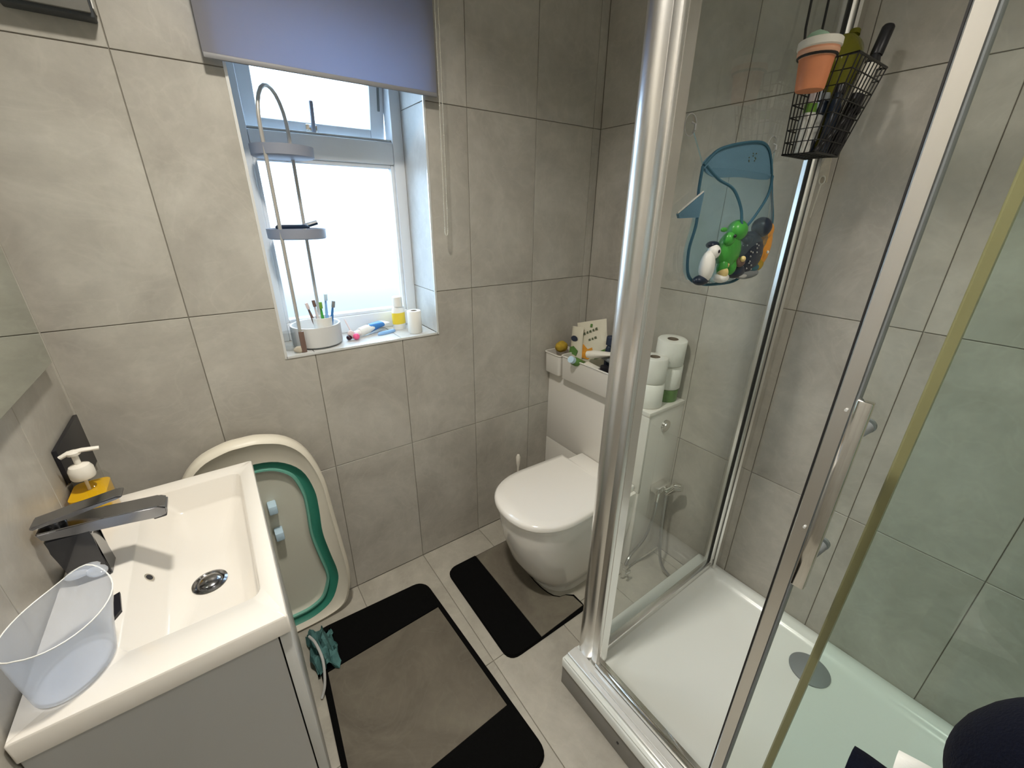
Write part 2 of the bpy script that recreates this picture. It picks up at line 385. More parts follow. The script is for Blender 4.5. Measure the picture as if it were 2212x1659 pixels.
# white edging strip round the window opening
g = G()
e = 0.005
for (a, b, c, d) in ((WX0-e, WX0+0.002, WZ0-e, WZ1+e), (WX1-0.002, WX1+e, WZ0-e, WZ1+e), (WX0, WX1, WZ0-e, WZ0+0.002), (WX0, WX1, WZ1-0.002, WZ1+e)):
    box(g, a, b, -0.003, 0.003, c, d)
struct('trim_1', g, M['alu'], smooth=False)
g = G(); box(g, -0.0, 0.004, -0.004, 0, 0.0, CEIL); struct('trim_2', g, M['tile'], smooth=False)

# ---------------------------------------------------------------- window
def ring_frame(g, x0, x1, z0, z1, w, y0, y1, wb_=None, bev=0.004, mx=None):
    wb_ = wb_ or w
    for (a, b, c, d) in ((x0, x0+w, z0, z1), (x1-w, x1, z0, z1), (x0+w, x1-w, z0, z0+wb_), (x0+w, x1-w, z1-w, z1)):
        box(g, a, b, y0, y1, c, d, bev, 2, mx)
g = G()
ring_frame(g, WX0, WX1, WZ0, WZ1, 0.040, WD-0.012, WD+0.055, 0.062)
ring_frame(g, WX0+0.04, WX1-0.04, WZ0+0.062, 1.628, 0.012, WD-0.004, WD+0.03, bev=0.003)
box(g, WX0+0.04, WX1-0.04, WD-0.012, WD+0.055, 1.628, 1.700, 0.006)
win = struct('window_1', g, M['upvc'])
g = G(); box(g, WX0+0.045, WX1-0.045, WD+0.012, WD+0.018, WZ0+0.066, 1.632); struct('window_pane', g, M['frost'], win, smooth=False, label='large fixed frosted lower pane')
g = G()
for z in (1.708,): box(g, WX0+0.04, WX1-0.04, WD-0.002, WD+0.012, z-0.006, z, 0.002)
struct('sill_gasket', g, M['greyl'], win)
hz = 2.02
mxs = Matrix.Translation((0, WD+0.03, hz)) @ Matrix.Rotation(R_(11), 4, 'X') @ Matrix.Translation((0, -(WD+0.03), -hz))
g = G(); ring_frame(g, WX0+0.035, WX1-0.040, 1.700, hz, 0.050, WD+0.004, WD+0.055, 0.042, mx=mxs)
sash = struct('window_sash', g, M['upvc'], win, label='top-hung sash left slightly open')
g = G(); box(g, WX0+0.08, WX1-0.085, WD+0.025, WD+0.031, 1.738, hz-0.045, mx=mxs); struct('sash_pane', g, M['frost'], sash, smooth=False)
g = G(); xh = 0.742
box(g, xh-0.018, xh+0.018, WD-0.004, WD+0.004, 1.708, 1.738, 0.003, mx=mxs)
cyl(g, mxs @ Vector((xh, WD+0.002, 1.722)), mxs @ Vector((xh, WD-0.028, 1.722)), 0.009)
struct('handle_base', g, M['chrome'], sash)
g = G(); box(g, xh-0.006, xh+0.006, WD-0.036, WD-0.022, 1.715, 1.805, 0.004, mx=mxs); struct('window_handle', g, M['traygrey'], sash, label='upright lever handle')
g = G(); box(g, 0.968, 0.976, WD+0.0, WD+0.02, 1.80, 1.93, 0.002, mx=mxs); struct('stay_arm', g, M['grey'], sash)
g = G(); box(g, -40, 40, 0.9, 60, -2.9, -2.8); o = struct('ground', g, M['gnd'], smooth=False)

# ---------------------------------------------------------------- roller blind
t = thing('roller_blind', 'beige-grey roller blind pulled down over the top of the window', 'blind', (0.764, -0.03, 1.81))
g = G(); box(g, 0.461, 1.064, -0.0315, -0.0305, 1.815, 2.20); obj('blind_fabric', g, M['blind'], t, smooth=False)
g = G(); box(g, 0.461, 1.064, -0.036, -0.027, 1.806, 1.818, 0.003); obj('hem_bar', g, M['blindbar'], t)
g = G(); cyl(g, (0.455, -0.045, 2.21), (1.07, -0.045, 2.21), 0.022); obj('roller_tube', g, M['blind'], t)
for x in (0.452, 1.073):
    g = G(); box(g, x-0.004, x+0.004, -0.075, 0.0, 2.18, 2.24, 0.003); obj('bracket', g, M['white'], t)
t = thing('blind_chain', 'thin ivory bead chain hanging in a loop beside the blind', 'chain', (1.068, -0.05, 1.40))
g = G()
pts = [(1.063, -0.048, 2.2), (1.062, -0.05, 1.8), (1.060, -0.05, 1.45), (1.0605, -0.05, 1.41), (1.065, -0.05, 1.398), (1.070, -0.05, 1.41), (1.071, -0.05, 1.45), (1.073, -0.05, 1.8), (1.075, -0.048, 2.2)]
sp = spline(pts, 40)
tube(g, sp, 0.0011, 6); obj('cord', g, M['cord'], t)
g = G()
for i in range(0, len(sp), 3): ball(g, sp[i], 0.0022, n=6, m=4)
b = obj('beads', g, M['cord'], t); b['kind'] = 'stuff'

# ---------------------------------------------------------------- extractor fan, mirror, black plate
t = thing('extractor_fan', 'square dark grey extractor fan cover high on the back wall', 'fan', (0.21, 0, 1.84))
g = G(); box(g, 0.145, 0.284, -0.042, -0.001, 1.84, 1.98, 0.003); obj('fan_body', g, M['fandark'], t)
g = G(); box(g, 0.141, 0.280, -0.050, -0.042, 1.846, 1.985, 0.002); obj('fan_front', g, M['fanfront'], t)
g = G(); box(g, 0.284, 0.2865, -0.045, -0.001, 1.855, 1.98, 0.001); obj('edge_highlight', g, M['white'], t)  # highlight on the fan's right edge, painted as a thin white strip
t = thing('wall_mirror', 'frameless wall mirror above the basin', 'mirror', (0.012, -0.44, 1.148))
g = G(); box(g, 0.001, 0.020, -0.78, -0.092, 1.15, 1.85); obj('mirror_back', g, M['grey'], t, smooth=False)
g = G(); box(g, 0.020, 0.0235, -0.785, -0.088, 1.147, 1.855, 0.001); obj('mirror_glass', g, M['mirror'], t, smooth=False)
g = G(); box(g, 0.001, 0.009, -0.232, -0.02, 0.85, 0.99, 0.001)
bl = obj('wall_plate', g, M['black'], None)
bl.rotation_euler = (0, 0, 0); tag(bl, 'flat black rectangular plate on the left wall behind the soap dispenser', 'plate')

# ---------------------------------------------------------------- vanity and basin
BY0, BY1, BX, BZ = -0.781, -0.18, 0.345, 0.815
t = thing('vanity_unit', 'grey gloss vanity cabinet under the basin by the left wall', 'cabinet', (0.17, -0.48, 0))
g = G(); bx0, bx1, by0, by1 = 0.003, 0.322, BY0+0.008, BY1-0.006
loft(g, [rr3(bx0, bx1, by0, by1, 0.001, 0.06, 1), rr3(bx0, bx1, by0, by1, 0.001, 0.775, 1), rr3(bx0+0.018, bx1-0.004, by0+0.018, by1-0.018, 0.001, 0.775, 1), rr3(bx0+0.018, bx1-0.004, by0+0.018, by1-0.018, 0.001, 0.08, 1)])
obj('cabinet_body', g, M['vanity'], t)
g = G(); box(g, 0.003, 0.29, BY0+0.02, BY1-0.02, 0.0, 0.06); obj('plinth', g, M['vanity'], t)
for y0, y1 in ((BY0+0.008, -0.4815), (-0.4785, BY1-0.006)):
    g = G(); box(g, 0.3245, 0.3425, y0, y1, 0.062, 0.772, 0.001); dd = obj('door', g, M['vedge'], t)
t = thing('basin', 'rectangular cream resin basin on the vanity, with a shallow sloping bowl', 'basin', (0.17, -0.48, 0.775))
g = G()
loft(g, [rr3(0.003, BX, BY0, BY1, 0.004, 0.776), rr3(0.003, BX, BY0, BY1, 0.004, BZ-0.003), rr3(0.005, BX-0.002, BY0+0.002, BY1-0.002, 0.004, BZ),
         rr3(0.108, 0.314, -0.706, -0.222, 0.022, BZ), rr3(0.111, 0.311, -0.703, -0.225, 0.022, BZ-0.004),
         rr3(0.150, 0.303, -0.694, -0.234, 0.022, 0.752), rr3(0.160, 0.298, -0.688, -0.240, 0.02, 0.745),
         rr3(0.20, 0.25, -0.50, -0.45, 0.02, 0.741)], cap=(False, True))
obj('basin_body', g, M['basin'], t, ang=50)
dx, dy, dz = 0.222, -0.530, 0.7425
g = G(); lathe(g, [(0.030, 0), (0.032, 0.003), (0.027, 0.005), (0.023, 0.001)], (dx, dy, dz), 32, cap=(False, True)); obj('drain_ring', g, M['tapchrome'], t)
g = G(); lathe(g, [(0.019, 0.001), (0.020, 0.006), (0.014, 0.0095), (0.001, 0.011)], (dx, dy, dz), 32); obj('drain_plug', g, M['tapchrome'], t)
g = G(); n0 = Vector((0.76, 0, 0.62)).normalized(); c0 = Vector((0.129, -0.497, 0.784))
cyl(g, c0-n0*0.002, c0+n0*0.0015, 0.010, 0.010); obj('overflow_ring', g, M['chrome'], t)
g = G(); cyl(g, c0+n0*0.0013, c0+n0*0.002, 0.0065); obj('overflow_hole', g, M['black'], t)

# tap (faces the room, i.e. +x)
t = thing('basin_tap', 'black and dark chrome waterfall mixer tap on the basin ledge', 'tap', (0.055, -0.462, BZ))
g = G(); prism(g, [(0.030, BZ), (0.082, BZ), (0.076, 0.91), (0.082, 0.925), (0.018, 0.928), (0.020, 0.90)], -0.487, -0.438, 'y')
bmesh.ops.bevel(g, geom=g.edges[:], offset=0.003, segments=2, affect='EDGES'); obj('tap_body', g, M['blackg'], t)
g = G(); prism(g, [(0.018, 0.927), (0.10, 0.918), (0.175, 0.906), (0.190, 0.910), (0.192, 0.925), (0.180, 0.933), (0.10, 0.940), (0.012, 0.946)], -0.486, -0.439, 'y')
bmesh.ops.bevel(g, geom=g.edges[:], offset=0.003, segments=2, affect='EDGES'); obj('spout', g, M['tapchrome'], t)
g = G(); box(g, 0.165, 0.187, -0.478, -0.447, 0.900, 0.911, 0.003); obj('aerator', g, M['black'], t)
g = G(); prism(g, [(0.008, 0.950), (0.06, 0.956), (0.130, 0.967), (0.137, 0.971), (0.127, 0.974), (0.06, 0.965), (0.008, 0.958)], -0.478, -0.443, 'y')
bmesh.ops.bevel(g, geom=g.edges[:], offset=0.0022, segments=2, affect='EDGES'); obj('lever', g, M['tapchrome'], t)
g = G(); cyl(g, (0.036, -0.461, 0.942), (0.036, -0.461, 0.957), 0.014); obj('lever_neck', g, M['blackg'], t)

# soap dispenser
bc = (0.040, -0.262)
t = thing('soap_dispenser', 'clear pump bottle of amber hand soap beside the tap', 'soap bottle', (bc[0], bc[1], BZ))
def rl(cx, cy, hx, hy, r, z): return rr3(cx-hx, cx+hx, cy-hy, cy+hy, r, z)
g = G(); loft(g, [rl(*bc, 0.028, 0.040, 0.012, BZ), rl(*bc, 0.033, 0.045, 0.016, BZ+0.006), rl(*bc, 0.033, 0.045, 0.016, BZ+0.092),
                  rl(*bc, 0.029, 0.039, 0.018, BZ+0.104), rl(*bc, 0.016, 0.016, 0.0155, BZ+0.114), rl(*bc, 0.014, 0.014, 0.0135, BZ+0.120)]); obj('bottle', g, M['clear'], t)
g = G(); loft(g, [rl(*bc, 0.027, 0.039, 0.012, BZ+0.003), rl(*bc, 0.031, 0.043, 0.015, BZ+0.008), rl(*bc, 0.031, 0.043, 0.015, BZ+0.080)]); obj('soap', g, M['amber'], t)
g = G(); lathe(g, [(0.019, 0.112), (0.021, 0.116), (0.021, 0.134), (0.017, 0.143), (0.008, 0.147)], (*bc, BZ), 24); obj('collar', g, M['cream'], t)
g = G(); lathe(g, [(0.0055, 0.145), (0.0055, 0.168), (0.011, 0.170), (0.012, 0.176), (0.006, 0.180)], (*bc, BZ), 18)
tube(g, [(bc[0]-0.022, bc[1]-0.003, BZ+0.170), (bc[0]-0.008, bc[1], BZ+0.176), (bc[0]+0.015, bc[1], BZ+0.177), (bc[0]+0.040, bc[1]+0.004, BZ+0.172)], [0.004, 0.008, 0.007, 0.004], 10, ry=0.0045); obj('pump', g, M['cream'], t)
g = G(); cyl(g, (*bc, BZ+0.01), (*bc, BZ+0.12), 0.003, n=8); obj('dip_tube', g, M['cream'], t)

# rinse jug
t = thing('rinse_jug', 'translucent white plastic rinsing jug standing on the basin corner', 'jug', (0.066, -0.70, BZ))
def oval(cx, cy, a, b, z, ang=0, n=40, f=None):
    out = []
    for i in range(n):
        th = 2*pi*i/n; x, y = a*cos(th), b*sin(th)
        X, Y = cx+x*cos(ang)-y*sin(ang), cy+x*sin(ang)+y*cos(ang)
        out.append((X, Y, z + (f(th) if f else 0)))
    return out
g = G(); ja = R_(70)
def dip(th): return -0.008*abs(sin(th))-0.004+0.014*max(0, cos(th))**6
L1 = [oval(0.064, -0.700, 0.050, 0.038, BZ+0.001, ja), oval(0.064, -0.700, 0.058, 0.044, BZ+0.006, ja), oval(0.068, -0.699, 0.066, 0.050, BZ+0.06, ja),
      oval(0.074, -0.697, 0.076, 0.056, BZ+0.122, ja, f=dip)]
L2 = [oval(0.074, -0.697, 0.0745, 0.0545, BZ+0.122, ja, f=dip), oval(0.068, -0.699, 0.0645, 0.0485, BZ+0.06, ja), oval(0.064, -0.700, 0.0560, 0.0425, BZ+0.008, ja)]
loft(g, L1+L2); obj('jug_body', g, M['jug'], t)
g = G(); tube(g, [(p[0], p[1], p[2]) for p in oval(0.074, -0.697, 0.0755, 0.0555, BZ+0.122, ja, f=dip)], 0.0010, 6, closed=True); obj('jug_rim', g, M['white'], t)
g = G(); tube(g, [(p[0], p[1], p[2]) for p in oval(0.064, -0.700, 0.0535, 0.0405, BZ+0.0065, ja)], 0.0014, 6, closed=True); obj('base_ring', g, M['greyl'], t)
g = G()
ball(g, (0.092, -0.622, BZ+0.120), 0.022, 0.013, 0.006, mx=Matrix.Rotation(R_(20), 4, 'Z')); ball(g, (0.112, -0.638, BZ+0.122), 0.016, 0.012, 0.006, mx=Matrix.Rotation(R_(-50), 4, 'Z'))
obj('jug_spout', g, M['jug'], t)
g = G(); prism(g, [(0.092, -0.560), (0.100, -0.556), (0.107, -0.606), (0.098, -0.622)], BZ, BZ+0.006, 'z'); tag(obj('black_comb', g, M['black'], None, smooth=False), 'black pointed strip of plastic lying on the basin beside the jug', 'comb')

# ---------------------------------------------------------------- folding baby bath standing on end behind the vanity
t = thing('baby_bath', 'folded beige baby bath with green band, standing on end against the back wall', 'baby bath', (0.33, -0.06, 0))
half = [(0, 0.0), (0.10, 0.002), (0.175, 0.020), (0.212, 0.07), (0.230, 0.18), (0.222, 0.34), (0.213, 0.48), (0.203, 0.62), (0.170, 0.735), (0.118, 0.800), (0.05, 0.828), (0, 0.832)]
def outline(hf, n=4):
    pts = [(x, z, 0) for x, z in hf] + [(-x, z, 0) for x, z in hf[-2:0:-1]]
    return [(p.x, p.y) for p in spline(pts, n, closed=True)]
OL = outline(half)
def off(ol, d, sc=None):
    n = len(ol); out = []
    for i in range(n):
        a, b = Vector(ol[i-1]), Vector(ol[(i+1) % n]); tt = (b-a).normalized(); nn = Vector((-tt.y, tt.x))
        out.append((ol[i][0]+nn.x*d, ol[i][1]+nn.y*d))
    return out
def lp(ol, y, xc=0.33): return [(xc+x, y, max(0.0, z)) for x, z in ol]
inh = [(0, 0.030), (0.08, 0.034), (0.145, 0.070), (0.180, 0.145), (0.186, 0.205), (0.174, 0.30), (0.164, 0.40), (0.168, 0.50), (0.166, 0.585), (0.140, 0.675), (0.08, 0.730), (0, 0.745)]
IL = outline(inh)
g = G()
loft(g, [lp(off(OL, 0.004), -0.045), lp(OL, -0.052), lp(OL, -0.075), lp(off(OL, 0.004), -0.088), lp(off(OL, 0.014), -0.094), lp(off(OL, 0.022), -0.086), lp(IL, -0.080)], cap=(True, False))
obj('bath_rim', g, M['beige'], t, ang=60)
g = G(); loft(g, [lp(IL, -0.080), lp(off(IL, 0.006), -0.072), lp(off(IL, 0.018), -0.062), lp(off(IL, 0.028), -0.062)], cap=(False, False)); obj('folding_band', g, M['green'], t, ang=70)
g = G(); loft(g, [lp(off(IL, 0.028), -0.062), lp(off(IL, 0.031), -0.071), lp(off(IL, 0.037), -0.071), lp(off(IL, 0.040), -0.062)], cap=(False, False)); obj('band_edge', g, M['greenl'], t, ang=70)
g = G(); loft(g, [lp(off(IL, 0.040), -0.062), lp(off(IL, 0.046), -0.054), lp(off(IL, 0.056), -0.052)], cap=(False, True)); obj('bath_floor', g, M['bathfloor'], t, ang=70)
for z in (0.565, 0.455):
    g = G(); box(g, 0.352, 0.378, -0.094, -0.052, z-0.016, z+0.016, 0.004); obj('clip', g, M['paleblue'], t)

# teal cloth and grey strap on the floor at the vanity foot
g = G(); N = 16; vv = []
for a in range(N+1):
    row = []
    for b in range(N+1):
        u, v = a/N-0.5, b/N-0.5; p = Vector((u*5.5, v*5.5, 1.7))
        h = 0.046+0.050*noise.noise(p)+0.022*noise.noise(p*2.3)-0.13*(u*u+v*v)
        row.append(g.verts.new((0.402+u*0.085+0.014*noise.noise(p+Vector((9, 0, 0))), -0.232+v*0.165+0.018*noise.noise(p+Vector((0, 9, 0))), max(0.012, h+0.02))))
    vv.append(row)
for a in range(N):
    for b in range(N): g.faces.new((vv[a][b], vv[a+1][b], vv[a+1][b+1], vv[a][b+1]))
bmesh.ops.solidify(g, geom=g.faces[:], thickness=0.0025)
c = tag(obj('crumpled_cloth', g, M['teal'], None), 'crumpled teal cloth on the floor between the vanity and the baby bath', 'cloth'); 
g = G(); tube(g, spline([(0.372, -0.215, 0.10), (0.385, -0.26, 0.105), (0.392, -0.32, 0.085), (0.380, -0.365, 0.035), (0.362, -0.385, 0.006)], 8), 0.0045, 8)
tag(obj('grey_strap', g, M['greyl'], None), 'curved thin grey tube on the floor against the vanity door', 'tube')
for o_, dz_ in ((c, 0.0),): o_.location.z = max(o_.location.z, 0.013)

# ---------------------------------------------------------------- mats
def matthing(name, label, outer, bands, mid, cx, cy, h=0.009):
    t = thing(name, label, 'bath mat', (cx, cy, 0))
    g = G(); loft(g, [[(x, y, 0.001) for x, y in outer], [(x, y, h-0.003) for x, y in outer], [(x, y, h-0.001) for x, y in off(outer, 0.003)]]); obj('mat_border', g, M['matblack'], t, ang=80)
    for b in bands:
        g = G(); prism(g, b, h-0.002, h+0.004); obj('black_stripe', g, M['matblack'], t)
    g = G(); prism(g, mid, h-0.002, h+0.002); obj('taupe_centre', g, M['mattaupe'], t)
def quadround(c, r, n=6):
    out = []; m = len(c)
    for i in range(m):
        p, q, s = Vector(c[i-1]), Vector(c[i]), Vector(c[(i+1) % m]); rr = r[i] if isinstance(r, (list, tuple)) else r
        a = q+(p-q).normalized()*rr; b = q+(s-q).normalized()*rr
        if rr == 0: out.append((q.x, q.y)); continue
        for k in range(n+1):
            u = k/n; v = a*(1-u)**2+q*2*u*(1-u)+b*u*u; out.append((v.x, v.y))
    return out
outer = quadround([(0.350, -0.945), (0.872, -0.935), (0.832, -0.142), (0.385, -0.125)], 0.055)
b1 = quadround([(0.392, -0.312), (0.820, -0.296), (0.828, -0.146), (0.388, -0.129)], [0, 0, 0.052, 0.052])
b2 = quadround([(0.354, -0.941), (0.868, -0.931), (0.853, -0.752), (0.362, -0.770)], [0.052, 0.052, 0, 0])
mid = [(0.372, -0.766), (0.843, -0.750), (0.820, -0.299), (0.398, -0.314)]
matthing('bath_mat', 'large black and taupe bath mat on the floor beside the vanity', outer, [b1, b2], mid, 0.6, -0.53)
TYC = -0.418
def ucut(x1, y, xin, hw, n=10):   # U recess opening towards +x
    return [(x1, y+hw)] + [(xin+hw*0.75-hw*0.75*cos(t*pi/n-pi/2+0)*1.0, y+hw*cos(t*pi/n)) for t in range(n+1)] + [(x1, y-hw)]
body = quadround([(1.312, -0.565), (1.312, -0.640), (0.932, -0.640), (0.932, -0.150), (1.30, -0.150)], [0.0, 0.03, 0.05, 0.05, 0.03])
cut = [(1.30, TYC+0.127)] + [(1.300-0.078*sin(pi*k/10)**0.55, TYC+0.127*cos(pi*k/10)) for k in range(1, 10)] + [(1.285, TYC-0.127)]
tout = body + cut
band = quadround([(1.078, -0.637), (0.935, -0.637), (0.935, -0.153), (1.078, -0.153)], [0, 0.048, 0.048, 0])
tb = [(1.082, -0.634), (1.082, -0.156), (1.292, -0.156)] + [(x-0.008, y+(0.004 if y > TYC else -0.004)) for x, y in cut] + [(1.300, -0.572), (1.303, -0.625)]
matthing('pedestal_mat', 'smaller black and taupe contour mat fitted round the toilet foot', tout[::-1], [band], tb[::-1], 1.1, -0.4)

# ---------------------------------------------------------------- cistern boxing, toilet
CB = 1.61; CT = 0.775
t = thing('cistern_cabinet', 'white gloss boxed-in cistern cabinet behind the toilet', 'cabinet', (1.72, -0.3, 0))
g = G(); box(g, CB+0.012, W-0.001, -0.580, -0.001, 0, CT-0.018); obj('carcass', g, M['gloss'], t, smooth=False)
g = G(); box(g, CB, CB+0.012, -0.592, -0.001, 0.404, CT-0.018, 0.001); obj('upper_panel', g, M['gloss'], t)
g = G(); box(g, CB, CB+0.012, -0.592, -0.001, 0.002, 0.401, 0.001); obj('lower_panel', g, M['gloss'], t)
g = G(); box(g, CB+0.012, W-0.001, -0.592, -0.580, 0.002, CT-0.018, 0.001); obj('side_panel', g, M['gloss'], t)
g = G(); box(g, CB-0.002, W-0.001, -0.594, -0.001, CT-0.018, CT, 0.002); obj('cabinet_top', g, M['gloss'], t)
g = G(); cyl(g, (1.722, -0.592, 0.690), (1.722, -0.600, 0.690), 0.026, 0.024, 28); fb = obj('flush_plate', g, M['chrome'], t)
g = G(); cyl(g, (1.722, -0.600, 0.690), (1.722, -0.603, 0.690), 0.016, 0.015, 28); obj('flush_button', g, M['chromeb'], fb)

t = thing('toilet', 'white back-to-wall toilet with closed D-shaped lid', 'toilet', (1.36, TYC, 0))
def dshape(xf, xb, hw, z, n=24, p=2.3, yc=TYC):
    """D outline: straight back at xb, squarish-round front at xf"""
    xm = xf + min(hw*1.12, (xb-xf)*0.75); out = []
    for i in range(n+1):
        th = pi/2 + pi*i/n; c, s = cos(th), sin(th)
        out.append((xm+(xm-xf)*math.copysign(abs(c)**(2/p), c), yc+hw*math.copysign(abs(s)**(2/p), s), z))
    return out + [(xb, yc-hw*0.96, z), (xb, yc+hw*0.96, z)]
PB = CB-0.001
g = G()
loft(g, [dshape(1.232, PB, 0.118, 0.0), dshape(1.232, PB, 0.119, 0.035), dshape(1.205, PB, 0.126, 0.045), dshape(1.170, PB, 0.137, 0.09), dshape(1.125, PB, 0.153, 0.17), dshape(1.096, PB, 0.166, 0.26), dshape(1.080, PB, 0.172, 0.34),
         dshape(1.076, PB, 0.174, 0.395), dshape(1.078, PB, 0.173, 0.404), dshape(1.090, PB, 0.163, 0.407)])
obj('pan', g, M['ceramic'], t, ang=50)
g = G(); loft(g, [dshape(1.072, 1.500, 0.177, 0.409), dshape(1.066, 1.502, 0.181, 0.412), dshape(1.066, 1.502, 0.181, 0.424), dshape(1.070, 1.500, 0.178, 0.426)]); obj('seat', g, M['ceramic'], t)
g = G(); loft(g, [dshape(1.066, 1.500, 0.182, 0.428), dshape(1.058, 1.503, 0.187, 0.432), dshape(1.058, 1.503, 0.187, 0.446), dshape(1.066, 1.500, 0.182, 0.453), dshape(1.10, 1.485, 0.160, 0.4555)]); obj('lid', g, M['ceramic'], t, ang=50)
g = G(); box(g, 1.510, PB, TYC-0.155, TYC+0.155, 0.405, 0.436, 0.006); obj('hinge_deck', g, M['ceramic'], t)

t = thing('toilet_brush', 'white-handled toilet brush behind the toilet at the back wall', 'toilet brush', (1.375, -0.075, 0))
g = G(); lathe(g, [(0.045, 0), (0.048, 0.01), (0.042, 0.16), (0.036, 0.165)], (1.375, -0.075, 0.0), 24); obj('holder', g, M['white'], t)
g = G(); lathe(g, [(0.005, 0.16), (0.005, 0.34), (0.009, 0.36), (0.011, 0.395), (0.006, 0.408)], (1.375, -0.075, 0.0), 16); obj('handle', g, M['cream'], t)

# bidet spray on the cabinet side
t = thing('bidet_spray', 'chrome bidet spray in its wall bracket on the cabinet side', 'bidet spray', (1.73, -0.62, 0.38))
g = G(); box(g, 1.690, 1.775, -0.632, -0.5925, 0.385, 0.415, 0.005); obj('bracket', g, M['chromeb'], t)
g = G(); cyl(g, (1.748, -0.636, 0.375), (1.760, -0.668, 0.425), 0.014, 0.018); cyl(g, (1.76, -0.668, 0.42), (1.765, -0.69, 0.428), 0.020, 0.016); obj('spray_head', g, M['chrome'], t)
g = G(); cyl(g, (1.706, -0.622, 0.39), (1.706, -0.622, 0.345), 0.012, 0.010); obj('valve', g, M['chrome'], t)
g = G(); tube(g, spline([(1.706, -0.622, 0.35), (1.695, -0.625, 0.26), (1.665, -0.620, 0.16), (1.61, -0.60, 0.075), (1.56, -0.615, 0.055)], 8), 0.0065, 8); obj('hose', g, M['hose'], t)
g = G(); tube(g, spline([(1.745, -0.636, 0.37), (1.738, -0.645, 0.25), (1.715, -0.67, 0.13), (1.705, -0.70, 0.05), (1.715, -0.745, 0.012)], 8), 0.0065, 8); obj('hose', g, M['hose'], t)
g = G(); cyl(g, (1.585, -0.605, 0.035), (1.545, -0.622, 0.062), 0.012); cyl(g, (1.55, -0.62, 0.01), (1.55, -0.62, 0.06), 0.009); box(g, 1.53, 1.565, -0.65, -0.64, 0.045, 0.056, 0.003); cyl(g, (1.55, -0.62, 0.05), (1.55, -0.645, 0.05), 0.006); obj('stop_valve', g, M['chrome'], t)

# ---------------------------------------------------------------- toilet rolls and bins on the cabinet
def roll(loc, label, rot=(0, 0, 0), r=0.055, h=0.10):
    t = thing('toilet_roll', label, 'toilet roll', loc, rot, 'toilet rolls stacked on the cistern cabinet', local=True)
    g = G(); lathe(g, [(0.021, 0.001), (r-0.004, 0), (r, 0.004), (r, h-0.004), (r-0.004, h), (0.021, h-0.001), (0.0205, h-0.02), (0.0205, 0.02)], n=32, cap=(False, False))
    obj('paper', g, M['paper'], t, local=True, ang=50)
    g = G(); lathe(g, [(0.0205, 0.002), (0.0205, h-0.001), (0.019, h-0.001), (0.019, 0.002)], n=24, cap=(False, False)); obj('core', g, M['card'], t, local=True)
    return t
roll((1.672, -0.532, CT), 'lower toilet roll of the front stack on the cabinet', r=0.052)
roll((1.672, -0.532, CT+0.101), 'upper toilet roll of the front stack on the cabinet', r=0.052)
t = thing('round_tin', 'green round tub under the back stack of toilet rolls', 'tub', (1.778, -0.534, CT))
g = G(); lathe(g, [(0.044, 0), (0.046, 0.003), (0.046, 0.05), (0.043, 0.053)], (1.778, -0.534, CT), 28); obj('tub', g, M['leaf'], t)
roll((1.778, -0.534, CT+0.054), 'middle toilet roll of the back stack, standing on a green tub', r=0.050)
roll((1.768, -0.532, CT+0.157), 'topmost and widest toilet roll, tilted on the back stack', (R_(3), R_(-2), 0), r=0.055)
def bin_(x0, x1, y0, y1, z0, z1, label, slot=False):
    t = thing('storage_bin', label, 'bin', ((x0+x1)/2, (y0+y1)/2, z0), group='white bins on the cistern cabinet')
    w = 0.004; g = G()
    loft(g, [rr3(x0+.004, x1-.004, y0+.004, y1-.004, 0.012, z0), rr3(x0+.002, x1-.002, y0+.002, y1-.002, 0.014, z0+0.003), rr3(x0, x1, y0, y1, 0.014, z1),
             rr3(x0+w, x1-w, y0+w, y1-w, 0.011, z1), rr3(x0+w+.003, x1-w-.003, y0+w+.003, y1-w-.003, 0.010, z0+0.005)])
    obj('bin_body', g, M['gloss'], t, ang=45)
    g = G(); pts = [(x, y, z1-0.002) for x, y in rrect(x0-0.001, x1+0.001, y0-0.001, y1+0.001, 0.014)]; tube(g, pts, 0.003, 6, closed=True); obj('bin_rim', g, M['gloss'], t)
    return t
bin_(1.572, 1.705, -0.112, -0.006, CT+0.001, 0.875, 'small white storage bin at the back wall end of the cabinet')
bin_(1.572, 1.720, -0.455, -0.120, CT+0.001, 0.885, 'long white storage bin full of toiletries on the cabinet')
def pouch(t, w, h, d, m, name='pouch', ox=0):
    """a soft flat packet standing in the local xz plane, crimped at both ends"""
    g = G(); N = 10; loops = []
    for j in range(13):
        v = j/12; z = v*h; th = d*(max(0.0, sin(pi*v))**0.45)*0.5+0.0008
        ws = w*(0.5-0.02*sin(pi*v))
        front = [(ox-ws+2*ws*i/N, -th*(max(0.0, sin(pi*i/N))**0.5)-0.0004, z) for i in range(N+1)]
        back = [(ox+ws-2*ws*i/N, th*(max(0.0, sin(pi*(N-i)/N))**0.5)+0.0004, z) for i in range(N+1)]
        loops.append(front+back)
    loft(g, loops); return obj(name, g, m, t, local=True, ang=60)
